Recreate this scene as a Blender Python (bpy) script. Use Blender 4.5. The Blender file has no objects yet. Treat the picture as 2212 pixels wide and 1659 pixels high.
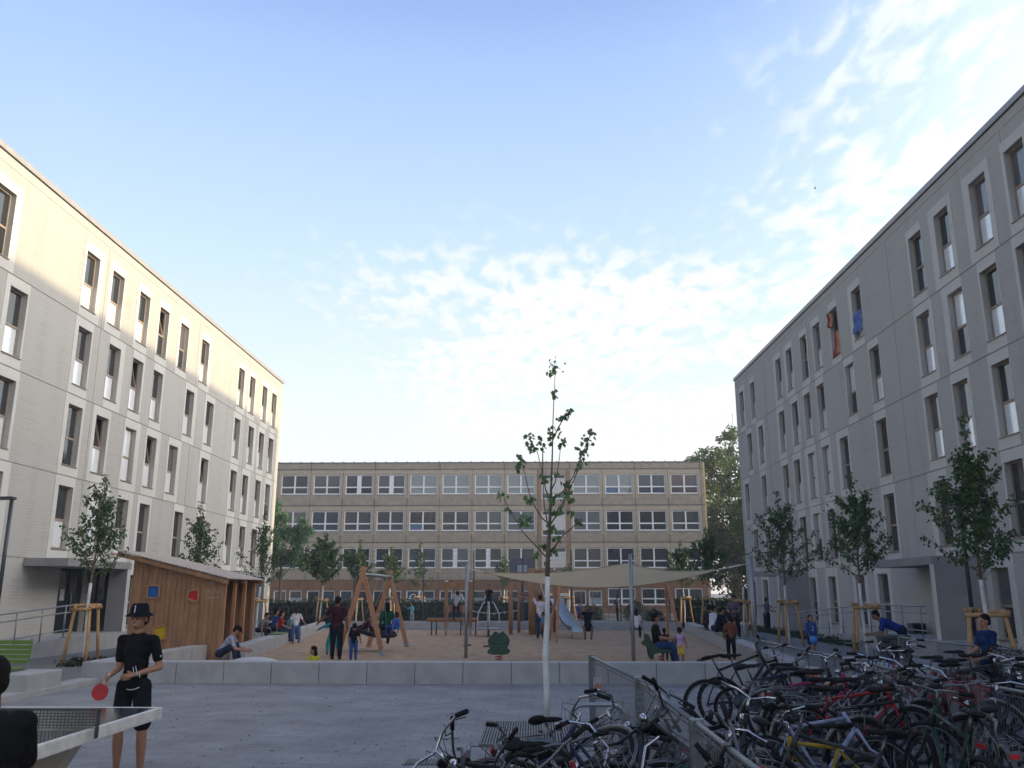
import bpy, bmesh, math, random
from math import sin, cos, pi, radians as R
from mathutils import Vector as V, Matrix as M
random.seed(7)
col = bpy.context.scene.collection
# ------------------------------------------------------------------ camera model (also used to survey ground points)
FPX, PIT, YAW, HC = 1864.0, R(13.6), R(1.31), 1.8
def ray(x, y):
    X = (x-1106)/FPX; Y = (829.5-y)/FPX
    F = cos(PIT)-Y*sin(PIT); U = sin(PIT)+Y*cos(PIT)
    return (X*cos(YAW)-F*sin(YAW), X*sin(YAW)+F*cos(YAW), U)
def atz(x, y, z=0.0):
    r = ray(x, y); t = (z-HC)/r[2]; return (t*r[0], t*r[1])
def aty(x, y, Y0):
    r = ray(x, y); t = Y0/r[1]; return (t*r[0], HC+t*r[2])
# ------------------------------------------------------------------ materials
MATS = {}
def nodes(name):
    m = bpy.data.materials.new(name); m.use_nodes = True
    nt = m.node_tree; b = nt.nodes['Principled BSDF']
    return m, nt, b
def N(nt, typ, **kw):
    n = nt.nodes.new(typ)
    for k, v in kw.items():
        if k in n.inputs.keys() if hasattr(n.inputs, 'keys') else False: n.inputs[k].default_value = v
        else: setattr(n, k, v)
    return n
def mat(name, c, rough=.6, var=.0, scale=6., bump=0., bscale=None, metal=0., spec=.5, c2=None, detail=4., stretch=None, trans=0.):
    """base colour with noise variation and bump, in object space"""
    if name in MATS: return MATS[name]
    m, nt, b = nodes(name)
    L = nt.links.new
    b.inputs['Roughness'].default_value = rough
    b.inputs['Metallic'].default_value = metal
    b.inputs['Specular IOR Level'].default_value = spec
    c = tuple(c)+(1,)
    b.inputs['Base Color'].default_value = c
    if var or c2 or bump:
        tc = N(nt, 'ShaderNodeTexCoord'); mp = N(nt, 'ShaderNodeMapping')
        if stretch: mp.inputs['Scale'].default_value = stretch
        L(tc.outputs['Object'], mp.inputs['Vector'])
        if var or c2:
            no = N(nt, 'ShaderNodeTexNoise'); no.inputs['Scale'].default_value = scale; no.inputs['Detail'].default_value = detail
            L(mp.outputs[0], no.inputs['Vector'])
            r = N(nt, 'ShaderNodeValToRGB')
            a = c2+(1,) if c2 else tuple(x*(1-var) for x in c[:3])+(1,)
            d = c if c2 else tuple(min(1, x*(1+var)) for x in c[:3])+(1,)
            r.color_ramp.elements[0].position = .3; r.color_ramp.elements[1].position = .7
            r.color_ramp.elements[0].color = a; r.color_ramp.elements[1].color = d
            L(no.outputs['Fac'], r.inputs['Fac']); L(r.outputs['Color'], b.inputs['Base Color'])
        if bump:
            n2 = N(nt, 'ShaderNodeTexNoise'); n2.inputs['Scale'].default_value = bscale or scale*4; n2.inputs['Detail'].default_value = 5
            L(mp.outputs[0], n2.inputs['Vector'])
            bp = N(nt, 'ShaderNodeBump'); bp.inputs['Strength'].default_value = bump; bp.inputs['Distance'].default_value = .02
            L(n2.outputs['Fac'], bp.inputs['Height']); L(bp.outputs[0], b.inputs['Normal'])
    MATS[name] = m
    return m
def leafmat(name, c, c2):
    if name in MATS: return MATS[name]
    m, nt, b = nodes(name); L = nt.links.new
    g = N(nt, 'ShaderNodeNewGeometry'); r = N(nt, 'ShaderNodeValToRGB')
    r.color_ramp.elements[0].color = c+(1,); r.color_ramp.elements[1].color = c2+(1,)
    L(g.outputs['Random Per Island'], r.inputs['Fac'])
    L(r.outputs['Color'], b.inputs['Base Color']); b.inputs['Roughness'].default_value = .5
    t = N(nt, 'ShaderNodeBsdfTranslucent'); L(r.outputs['Color'], t.inputs['Color'])
    mx = N(nt, 'ShaderNodeMixShader'); mx.inputs[0].default_value = .35
    L(b.outputs[0], mx.inputs[1]); L(t.outputs[0], mx.inputs[2])
    L(mx.outputs[0], nt.nodes['Material Output'].inputs['Surface'])
    MATS[name] = m
    return m
def facade_mat():
    m, nt, b = nodes('ribbed facade'); L = nt.links.new
    tc = N(nt, 'ShaderNodeTexCoord')
    mp = N(nt, 'ShaderNodeMapping'); mp.inputs['Scale'].default_value = (.6, .6, 22); L(tc.outputs['Object'], mp.inputs['Vector'])
    n = N(nt, 'ShaderNodeTexNoise'); n.inputs['Scale'].default_value = 1.0; n.inputs['Detail'].default_value = 3
    L(mp.outputs[0], n.inputs['Vector'])
    n2 = N(nt, 'ShaderNodeTexNoise'); n2.inputs['Scale'].default_value = 1.0; n2.inputs['Detail'].default_value = 6
    m2 = N(nt, 'ShaderNodeMapping'); m2.inputs['Scale'].default_value = (1.6, 1.6, .22); L(tc.outputs['Object'], m2.inputs['Vector']); L(m2.outputs[0], n2.inputs['Vector'])
    ad = N(nt, 'ShaderNodeMath', operation='ADD'); L(n.outputs['Fac'], ad.inputs[0]); L(n2.outputs['Fac'], ad.inputs[1])
    r = N(nt, 'ShaderNodeValToRGB')
    r.color_ramp.elements[0].position = .6; r.color_ramp.elements[1].position = 1.4
    r.color_ramp.elements[0].color = (.33, .318, .298, 1); r.color_ramp.elements[1].color = (.41, .395, .368, 1)
    L(ad.outputs[0], r.inputs['Fac']); L(r.outputs['Color'], b.inputs['Base Color'])
    w = N(nt, 'ShaderNodeTexWave', wave_type='BANDS', bands_direction='Z'); w.inputs['Scale'].default_value = 3.5; w.inputs['Distortion'].default_value = .4
    L(tc.outputs['Object'], w.inputs['Vector'])
    bp = N(nt, 'ShaderNodeBump'); bp.inputs['Strength'].default_value = .16; bp.inputs['Distance'].default_value = .01
    L(w.outputs['Fac'], bp.inputs['Height']); L(bp.outputs[0], b.inputs['Normal'])
    b.inputs['Roughness'].default_value = .85
    return m
def brickmat(name, c1, c2, mortar, sx, bw, bh, mort=.012, rough=.8, bump=.2, noise=.25, off=.5, axis=None):
    m, nt, b = nodes(name); L = nt.links.new
    tc = N(nt, 'ShaderNodeTexCoord'); mp = N(nt, 'ShaderNodeMapping')
    if axis: mp.inputs['Rotation'].default_value = axis
    L(tc.outputs['Object'], mp.inputs['Vector'])
    br = N(nt, 'ShaderNodeTexBrick'); br.offset = off
    br.inputs['Color1'].default_value = c1+(1,); br.inputs['Color2'].default_value = c2+(1,); br.inputs['Mortar'].default_value = mortar+(1,)
    br.inputs['Scale'].default_value = sx; br.inputs['Mortar Size'].default_value = mort
    br.inputs['Brick Width'].default_value = bw; br.inputs['Row Height'].default_value = bh
    L(mp.outputs[0], br.inputs['Vector'])
    no = N(nt, 'ShaderNodeTexNoise'); no.inputs['Scale'].default_value = 1.1; no.inputs['Detail'].default_value = 8; no.inputs['Roughness'].default_value = .65
    L(tc.outputs['Object'], no.inputs['Vector'])
    mr = N(nt, 'ShaderNodeMapRange'); mr.inputs['From Min'].default_value = .3; mr.inputs['From Max'].default_value = .7
    mr.inputs['To Min'].default_value = 1-noise; mr.inputs['To Max'].default_value = 1+noise
    L(no.outputs['Fac'], mr.inputs['Value'])
    vm = N(nt, 'ShaderNodeVectorMath', operation='SCALE'); L(br.outputs['Color'], vm.inputs[0]); L(mr.outputs[0], vm.inputs['Scale'])
    L(vm.outputs[0], b.inputs['Base Color']); b.inputs['Roughness'].default_value = rough
    n3 = N(nt, 'ShaderNodeTexNoise'); n3.inputs['Scale'].default_value = 45; n3.inputs['Detail'].default_value = 4
    L(tc.outputs['Object'], n3.inputs['Vector'])
    sb = N(nt, 'ShaderNodeMath', operation='SUBTRACT'); L(n3.outputs['Fac'], sb.inputs[0]); L(br.outputs['Fac'], sb.inputs[1])
    bp = N(nt, 'ShaderNodeBump'); bp.inputs['Strength'].default_value = bump; bp.inputs['Distance'].default_value = .01
    L(sb.outputs[0], bp.inputs['Height']); L(bp.outputs[0], b.inputs['Normal'])
    MATS[name] = m
    return m
def glassmat(name, c, rough=.03, spec=1.0, coat=.0):
    if name in MATS: return MATS[name]
    m, nt, b = nodes(name); L = nt.links.new
    b.inputs['Base Color'].default_value = tuple(c)+(1,); b.inputs['Roughness'].default_value = rough
    b.inputs['Specular IOR Level'].default_value = spec; b.inputs['IOR'].default_value = 1.55
    b.inputs['Coat Weight'].default_value = coat; b.inputs['Coat Roughness'].default_value = .03
    tc = N(nt, 'ShaderNodeTexCoord'); no = N(nt, 'ShaderNodeTexNoise'); no.inputs['Scale'].default_value = 1.7
    L(tc.outputs['Object'], no.inputs['Vector'])
    bp = N(nt, 'ShaderNodeBump'); bp.inputs['Strength'].default_value = .06; bp.inputs['Distance'].default_value = .03
    L(no.outputs['Fac'], bp.inputs['Height']); L(bp.outputs[0], b.inputs['Normal'])
    MATS[name] = m
    return m
wallm = facade_mat()
smooth = mat('smooth pale concrete', (.54, .525, .49), .8, .05, 1.2, .1, 30)
jointm = mat('facade joint', (.31, .29, .27), .9)
concrete = mat('bench concrete', (.34, .335, .335), .75, .12, 3, .15, 60)
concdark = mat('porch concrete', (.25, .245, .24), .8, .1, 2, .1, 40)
steel = mat('galvanised steel', (.27, .29, .31), .45, .12, 25, metal=.6)
dsteel = mat('corner darkened barrier steel', (.15, .165, .18), .5, .2, 18, metal=.5)  # darker copy of the steel, dimness of the lower corner put into its colour
chrome = mat('chrome', (.75, .76, .78), .16, metal=1.)
darkmetal = mat('dark painted steel', (.035, .045, .05), .4, .1, 8)
winframe = mat('bronze window frame', (.30, .235, .175), .55, .08, 6)
glass_dark = glassmat('dark window glass', (.025, .03, .035))
glass_school = glassmat('school window glass', (.018, .022, .028), .05, .45); glass_curt = glassmat('curtained window glass', (.10, .10, .11))
glass_pale = glassmat('pale window glass', (.80, .83, .86), .15, 1., .0); glass_pale.node_tree.nodes['Principled BSDF'].inputs['Metallic'].default_value = .2  # pale, slightly metallic pane colour, mostly for lower sashes
white_pvc = mat('white window frame', (.74, .75, .76), .45)
woodm = mat('larch wood', (.38, .20, .10), .75, .25, 2.2, .3, 14, c2=(.22, .11, .055), stretch=(3, 3, .6))
woodlight = mat('pale timber', (.46, .23, .115), .6, c2=(.33, .15, .07), scale=3, bump=.15, bscale=20, stretch=(3, 3, .7))
stakem = mat('debarked stake wood', (.50, .30, .13), .65, c2=(.34, .18, .075), scale=5, bump=.2, bscale=30)
rubber = mat('black rubber', (.015, .015, .016), .7, .1, 30, spec=.2)
blackfab = mat('black fabric', (.010, .011, .015), .9, .15, 30, .2, 160, spec=.1)
bark = mat('bark', (.14, .095, .07), .85, .3, 12, .5, 40)
limewash = mat('white trunk paint', (.68, .70, .70), .85, c2=(.46, .46, .44), scale=9, bump=.6, bscale=26, stretch=(1, 1, .5))
# ------------------------------------------------------------------ mesh builder
class MB:
    def __init__(s): s.v = []; s.f = []; s.mi = []; s.cur = 0; s.sm = []; s.smooth = False
    def add(s, vs, fs, T=None, sm=None):
        o = len(s.v)
        if T is not None: vs = [T @ V(p) for p in vs]
        s.v += [tuple(p) for p in vs]
        for f in fs:
            s.f.append([i+o for i in f]); s.mi.append(s.cur); s.sm.append(s.smooth if sm is None else sm)
        return s
    def box(s, x0, x1, y0, y1, z0, z1, T=None):
        vs = [(x, y, z) for z in (z0, z1) for y in (y0, y1) for x in (x0, x1)]
        return s.add(vs, [(0, 2, 3, 1), (4, 5, 7, 6), (0, 1, 5, 4), (2, 6, 7, 3), (0, 4, 6, 2), (1, 3, 7, 5)], T, False)
    def bevbox(s, x0, x1, y0, y1, z0, z1, b=.02, T=None):
        bm = bmesh.new(); bmesh.ops.create_cube(bm, size=1)
        for v in bm.verts: v.co = V(((x0+x1)/2+v.co.x*(x1-x0), (y0+y1)/2+v.co.y*(y1-y0), (z0+z1)/2+v.co.z*(z1-z0)))
        bmesh.ops.bevel(bm, geom=bm.edges[:], offset=b, segments=2, profile=.6, affect='EDGES')
        bm.verts.ensure_lookup_table()
        s.add([v.co.copy() for v in bm.verts], [[v.index for v in f.verts] for f in bm.faces], T, False); bm.free()
        return s
    def bar(s, a, b, w, d, up=(0, 0, 1)):
        """rectangular beam from a to b"""
        a, b = V(a), V(b); z = (b-a).normalized(); u = V(up)
        if abs(z.dot(u)) > .98: u = V((0, 1, 0))
        x = u.cross(z).normalized(); y = z.cross(x)
        vs = []
        for p in (a, b):
            for sx, sy in ((-1, -1), (1, -1), (1, 1), (-1, 1)): vs.append(p+x*sx*w/2+y*sy*d/2)
        return s.add(vs, [(3, 2, 1, 0), (4, 5, 6, 7), (0, 1, 5, 4), (1, 2, 6, 5), (2, 3, 7, 6), (3, 0, 4, 7)], None, False)
    def tube(s, pts, r, n=8, caps=True, closed=False):
        pts = [V(p) for p in pts]
        rs = r if isinstance(r, (list, tuple)) else [r]*len(pts)
        vs, fs = [], []; prev = None; K = len(pts)
        for i, p in enumerate(pts):
            if closed: t = (pts[(i+1) % K]-pts[i-1]).normalized()
            else: t = (pts[min(i+1, K-1)]-pts[max(i-1, 0)]).normalized()
            if prev is None:
                u = V((0, 0, 1)) if abs(t.z) < .9 else V((1, 0, 0))
                x = u.cross(t).normalized()
            else:
                x = prev-t*prev.dot(t)
                x = x.normalized() if x.length > 1e-5 else V((1, 0, 0)).cross(t).normalized()
            prev = x; y = t.cross(x)
            for k in range(n):
                a = 2*pi*k/n; vs.append(p+(x*cos(a)+y*sin(a))*rs[i])
        for i in range(K if closed else K-1):
            j = (i+1) % K
            for k in range(n):
                fs.append((i*n+k, i*n+(k+1) % n, j*n+(k+1) % n, j*n+k))
        if caps and not closed:
            fs.append(tuple(range(n))[::-1]); fs.append(tuple((K-1)*n+k for k in range(n)))
        return s.add(vs, fs, None, True)
    def ell(s, c, r, T=None, n=12, m=8):
        vs, fs = [], []
        for i in range(m+1):
            th = pi*i/m
            for k in range(n):
                a = 2*pi*k/n; vs.append((c[0]+r[0]*sin(th)*cos(a), c[1]+r[1]*sin(th)*sin(a), c[2]+r[2]*cos(th)))
        for i in range(m):
            for k in range(n):
                if i == 0: fs.append((k, (i+1)*n+k, (i+1)*n+(k+1) % n))
                elif i == m-1: fs.append((i*n+k, (i+1)*n, i*n+(k+1) % n)) if False else fs.append((i*n+k, (i+1)*n+k, i*n+(k+1) % n))
                else: fs.append((i*n+k, (i+1)*n+k, (i+1)*n+(k+1) % n, i*n+(k+1) % n))
        return s.add(vs, fs, T, True)
    def lathe(s, prof, n=20, T=None):
        vs, fs = [], []
        for r, z in prof:
            for k in range(n):
                a = 2*pi*k/n; vs.append((r*cos(a), r*sin(a), z))
        for i in range(len(prof)-1):
            for k in range(n): fs.append((i*n+k, i*n+(k+1) % n, (i+1)*n+(k+1) % n, (i+1)*n+k))
        return s.add(vs, fs, T, True)
    def prism(s, poly, z0, z1, T=None):
        n = len(poly)
        vs = [(p[0], p[1], z0) for p in poly]+[(p[0], p[1], z1) for p in poly]
        fs = [tuple(range(n))[::-1], tuple(range(n, 2*n))]+[(i, (i+1) % n, n+(i+1) % n, n+i) for i in range(n)]
        return s.add(vs, fs, T, False)
    def build(s, name, mats, parent=None, recalc=True):
        me = bpy.data.meshes.new(name); me.from_pydata(s.v, [], s.f)
        if not isinstance(mats, (list, tuple)): mats = [mats]
        for m in mats: me.materials.append(m)
        me.polygons.foreach_set('material_index', s.mi)
        me.polygons.foreach_set('use_smooth', s.sm)
        if recalc:
            bm = bmesh.new(); bm.from_mesh(me); bmesh.ops.recalc_face_normals(bm, faces=bm.faces); bm.to_mesh(me); bm.free()
        me.update()
        o = bpy.data.objects.new(name, me); col.objects.link(o)
        if parent: o.parent = parent
        return o
def tag(o, label=None, cat=None, group=None, kind=None):
    if label: o['label'] = label
    if cat: o['category'] = cat
    if group: o['group'] = group
    if kind: o['kind'] = kind
    return o
def thing(name, label, cat, loc=(0, 0, 0), rz=0., group=None):
    o = bpy.data.objects.new(name, None); o.empty_display_size = .2; col.objects.link(o)
    o.location = loc; o.rotation_euler = (0, 0, rz)
    return tag(o, label, cat, group)
def copy_tree(o, parent=None, recolor=None):
    c = o.copy(); col.objects.link(c); c.parent = parent
    for ch in list(o.children): copy_tree(ch, c)
    return c
def setmat(o, m, slot=0):
    o.material_slots[slot].link = 'OBJECT'; o.material_slots[slot].material = m
# ------------------------------------------------------------------ scene, camera, light, sky
sc = bpy.context.scene
cam = bpy.data.objects.new('camera', bpy.data.cameras.new('camera')); col.objects.link(cam); sc.camera = cam
cam.data.sensor_width = 36; cam.data.lens = 36*FPX/2212; cam.data.clip_end = 3000; cam.data.clip_start = .05
cam.location = (0, 0, HC); cam.rotation_euler = (pi/2+PIT, 0, YAW)
sc.view_settings.view_transform = 'Standard'; sc.view_settings.look = 'None'; sc.view_settings.gamma = 1; sc.view_settings.exposure = 0.12
sc.render.resolution_x = 1024; sc.render.resolution_y = 768
SUN_EL, SUN_AZ = R(6.3), R(1.0)      # azimuth measured from +X towards +Y
sd = V((cos(SUN_EL)*cos(SUN_AZ), cos(SUN_EL)*sin(SUN_AZ), sin(SUN_EL)))
sun = bpy.data.objects.new('sun', bpy.data.lights.new('sun', 'SUN')); col.objects.link(sun)
sun.data.energy = 4.6; sun.data.angle = R(.9); sun.data.color = (1.0, .79, .46)
sun.rotation_euler = sd.to_track_quat('Z', 'Y').to_euler()
w = bpy.data.worlds.new('World'); sc.world = w; w.use_nodes = True
nt = w.node_tree; L = nt.links.new; nt.nodes.clear()
out = N(nt, 'ShaderNodeOutputWorld'); bg = N(nt, 'ShaderNodeBackground'); L(bg.outputs[0], out.inputs[0])
tc = N(nt, 'ShaderNodeTexCoord'); sep = N(nt, 'ShaderNodeSeparateXYZ'); L(tc.outputs['Generated'], sep.inputs[0])
def MA(op, a, b=None, c=None, clamp=False):
    n = N(nt, 'ShaderNodeMath', operation=op); n.use_clamp = clamp
    for i, q in enumerate((a, b, c)):
        if q is None: continue
        if isinstance(q, (int, float)): n.inputs[i].default_value = q
        else: L(q, n.inputs[i])
    return n.outputs[0]
def SS(v, a, b):
    n = N(nt, 'ShaderNodeMapRange', interpolation_type='SMOOTHSTEP')
    L(v, n.inputs['Value']); n.inputs['From Min'].default_value = a; n.inputs['From Max'].default_value = b
    return n.outputs[0]
def MIX(f, a, b, blend='MIX'):
    n = N(nt, 'ShaderNodeMix', data_type='RGBA', blend_type=blend)
    if isinstance(f, (int, float)): n.inputs[0].default_value = f
    else: L(f, n.inputs[0])
    for i, q in ((6, a), (7, b)):
        if isinstance(q, tuple): n.inputs[i].default_value = q+(1,)
        else: L(q, n.inputs[i])
    return n.outputs[2]
X, Y, Z = sep.outputs
zc = MA('MAXIMUM', Z, .0)
ramp = N(nt, 'ShaderNodeValToRGB'); L(zc, ramp.inputs[0])
els = [(0, (.88, .84, .82)), (.10, (.90, .91, .93)), (.20, (.84, .91, .97)), (.36, (.59, .76, .97)), (.56, (.36, .53, .90)), (.70, (.15, .26, .58)), (1, (.07, .14, .36))]
e = ramp.color_ramp.elements
e[0].position, e[0].color = 0, els[0][1]+(1,); e[1].position, e[1].color = 1, els[-1][1]+(1,)
for p_, c_ in els[1:-1]:
    q = e.new(p_); q.color = c_+(1,)
# physical sky for the directional balance between the sunset side and the far side
sky = N(nt, 'ShaderNodeTexSky', sky_type='NISHITA'); sky.sun_disc = False; sky.sun_elevation = SUN_EL
sky.sun_rotation = pi/2-SUN_AZ; sky.altitude = 50; sky.dust_density = 1.2; sky.ozone_density = 1.5
skys = N(nt, 'ShaderNodeVectorMath', operation='SCALE'); L(sky.outputs[0], skys.inputs[0]); skys.inputs['Scale'].default_value = .05
base = MIX(1.0, ramp.outputs[0], skys.outputs[0], 'ADD')
# altocumulus field on a flat cloud deck
zd = MA('ADD', zc, .04)
cx = MA('DIVIDE', X, zd); cy = MA('DIVIDE', Y, zd)
cmb = N(nt, 'ShaderNodeCombineXYZ'); L(cx, cmb.inputs[0]); L(cy, cmb.inputs[1])
mp = N(nt, 'ShaderNodeMapping'); mp.inputs['Rotation'].default_value = (0, 0, R(16)); mp.inputs['Scale'].default_value = (1.25, .62, 1); L(cmb.outputs[0], mp.inputs['Vector'])
n1 = N(nt, 'ShaderNodeTexNoise'); n1.inputs['Scale'].default_value = 13; n1.inputs['Detail'].default_value = 4; n1.inputs['Roughness'].default_value = .48; n1.inputs['Distortion'].default_value = .25
L(mp.outputs[0], n1.inputs['Vector'])
n2 = N(nt, 'ShaderNodeTexNoise'); n2.inputs['Scale'].default_value = 1.1; n2.inputs['Detail'].default_value = 3
L(cmb.outputs[0], n2.inputs['Vector'])
mA = MA('MULTIPLY', SS(cy, 1.75, 2.6), SS(cx, -1.1, -.1))
mB = MA('MULTIPLY', SS(cx, .14, .85), .82)
mask = MA('MAXIMUM', mA, mB)
mask = MA('MULTIPLY', mask, SS(n2.outputs['Fac'], .28, .5))
dens = MA('ADD', n1.outputs['Fac'], MA('MULTIPLY', mask, .30))
dens = SS(dens, .57, .83)
dens = MA('MULTIPLY', dens, MA('MULTIPLY', SS(zc, .02, .13), MA('ADD', MA('MULTIPLY', mask, .95), .03)), clamp=True)
final = MIX(dens, base, (1.0, 1.0, 1.02))
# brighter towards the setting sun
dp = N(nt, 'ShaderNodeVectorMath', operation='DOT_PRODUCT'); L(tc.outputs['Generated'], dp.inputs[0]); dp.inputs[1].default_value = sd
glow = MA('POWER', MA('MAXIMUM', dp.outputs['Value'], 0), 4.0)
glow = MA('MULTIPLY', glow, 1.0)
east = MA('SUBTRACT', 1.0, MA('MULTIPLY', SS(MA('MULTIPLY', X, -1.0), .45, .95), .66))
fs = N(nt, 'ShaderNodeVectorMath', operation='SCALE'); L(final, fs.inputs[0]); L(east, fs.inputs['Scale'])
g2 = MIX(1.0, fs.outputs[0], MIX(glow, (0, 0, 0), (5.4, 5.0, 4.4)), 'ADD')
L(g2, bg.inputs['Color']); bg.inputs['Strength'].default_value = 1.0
# ------------------------------------------------------------------ ground
paving = brickmat('paving', (.23, .23, .235), (.20, .20, .205), (.13, .13, .132), 1, .4, .2, .006, bump=.3, noise=.26)
pathm = brickmat('side paving', (.15, .15, .155), (.13, .13, .135), (.09, .09, .09), 1, .3, .15, .006, noise=.15)
sandm = mat('play sand', (.42, .285, .175), .95, c2=(.25, .165, .10), scale=2.5, bump=.9, bscale=9, detail=9)
grassm = leafmat('grass blade', (.045, .085, .015), (.10, .15, .03))
soil = mat('planted soil', (.07, .075, .035), .95, .4, 3, .6, 20)
def sheet(name, poly, z, m, kind='structure'):
    b = MB(); b.add([(p[0], p[1], z) for p in poly], [tuple(range(len(poly)))])
    return tag(b.build(name, m, recalc=False), kind=kind)
sheet('ground', [(-900, -300), (900, -300), (900, 1500), (-900, 1500)], 0, paving)
sheet('path', [(5.6, 18.9), (11.2, 18.9), (11.0, 60), (7.6, 60), (7.6, 43.5)], .004, pathm)
sheet('footpath', [(-9.2, 18.4), (-9.2, 10), (-16, 10), (-16, 60), (-10.6, 60), (-10.6, 43.5)], .004, pathm)
sheet('school_yard', [(-30, 47.5), (30, 47.5), (30, 79), (-30, 79)], .004, mat('yard asphalt', (.10, .10, .10), .9, .15, 2, .2, 40))
# sand, gently heaped
b = MB(); nx, ny = 60, 80
PIT_POLY = ((-7.25, 18.8), (5.25, 18.8), (7.35, 43.4), (-10.1, 43.4))
from mathutils import noise as mn
for j in range(ny+1):
    for i in range(nx+1):
        y = 18.8+(43.4-18.8)*j/ny; xl = -7.6+(-10.1+7.6)*j/ny if j else -7.6; xr = 5.3+(7.4-5.3)*j/ny
        if y < 24.3: xl = -9.1
        x = xl+(xr-xl)*i/nx
        z = .035+.035*mn.noise(V((x*.7, y*.7, 0)))+.02*mn.noise(V((x*3, y*3, 3)))
        b.v.append((x, y, z))
for j in range(ny):
    for i in range(nx):
        a = j*(nx+1)+i; b.f.append([a, a+1, a+nx+2, a+nx+1]); b.mi.append(0); b.sm.append(True)
tag(b.build('sand', sandm, recalc=False), kind='structure')
# kerb strip beside the left path
b = MB(); b.bevbox(-9.25, -8.85, 4, 18.4, -.2, .11, .012)
tag(b.build('kerb', concrete), kind='structure')
sheet('lawn', [(7.7, 4), (13, 4), (13, 17.6), (7.7, 17.6)], .012, soil)
def blades(name, boxes, n, h, m, label):
    b = MB()
    for _ in range(n):
        x0, x1, y0, y1 = random.choice(boxes)
        x, y = random.uniform(x0, x1), random.uniform(y0, y1); a = random.uniform(0, 2*pi); hh = h*random.uniform(.5, 1.3)
        dx, dy = cos(a)*.012, sin(a)*.012; lx, ly = random.uniform(-.4, .4)*hh, random.uniform(-.4, .4)*hh
        b.add([(x-dx, y-dy, 0), (x+dx, y+dy, 0), (x+lx, y+ly, hh)], [(0, 1, 2)])
    o = b.build(name, m, recalc=False); return tag(o, label, 'grass', kind='stuff')
blades('grass', [(7.7, 13, 8, 17.6)], 16000, .09, grassm, 'green grass behind the bicycle fences on the right')
# fallen leaves and scraps on the paving
b = MB(); rl = random.Random(8)
for _ in range(420):
    x, y = rl.uniform(-8, 4), 7.5+11*rl.random()**1.2; a = rl.uniform(0, 6.3); s = rl.uniform(.012, .035); d = V((cos(a), sin(a), 0)); e_ = V((-sin(a), cos(a), 0)); c = V((x, y, .006))
    b.add([c-d*s, c+e_*s*.5+V((0, 0, rl.random()*.012)), c+d*s, c-e_*s*.5+V((0, 0, rl.random()*.012))], [(0, 1, 2), (0, 2, 3)])
tag(b.build('leaf_litter', leafmat('dry leaf', (.05, .04, .025), (.22, .20, .16)), recalc=False), 'scattered dry leaves and scraps on the paving', 'leaf litter', kind='stuff')
# ------------------------------------------------------------------ the two residential blocks
def punched(b, P, u0, u1, z0, z1, holes, depth):
    us = sorted({u0, u1} | {h[0] for h in holes} | {h[1] for h in holes}); us = [u for u in us if u0 <= u <= u1]
    zs = sorted({z0, z1} | {h[2] for h in holes} | {h[3] for h in holes})
    for i in range(len(us)-1):
        for j in range(len(zs)-1):
            a, c = (us[i]+us[i+1])/2, (zs[j]+zs[j+1])/2
            if any(h[0] < a < h[1] and h[2] < c < h[3] for h in holes): continue
            b.add([P(0, us[i], zs[j]), P(0, us[i+1], zs[j]), P(0, us[i+1], zs[j+1]), P(0, us[i], zs[j+1])], [(0, 1, 2, 3)])
    for a, c, e, f in [h[:4] for h in holes]:
        d = -depth
        for q in ([(0, a, e), (0, a, f), (d, a, f), (d, a, e)], [(0, c, e), (0, c, f), (d, c, f), (d, c, e)],
                  [(0, a, e), (0, c, e), (d, c, e), (d, a, e)], [(0, a, f), (0, c, f), (d, c, f), (d, a, f)]):
            b.add([P(*t) for t in q], [(0, 1, 2, 3)])
def pbox(b, P, n0, n1, u0, u1, z0, z1):
    vs = [P(n, u, z) for z in (z0, z1) for u in (u0, u1) for n in (n0, n1)]
    b.add(vs, [(0, 2, 3, 1), (4, 5, 7, 6), (0, 1, 5, 4), (2, 6, 7, 3), (0, 4, 6, 2), (1, 3, 7, 5)], None, False)
ORN = {}
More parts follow.
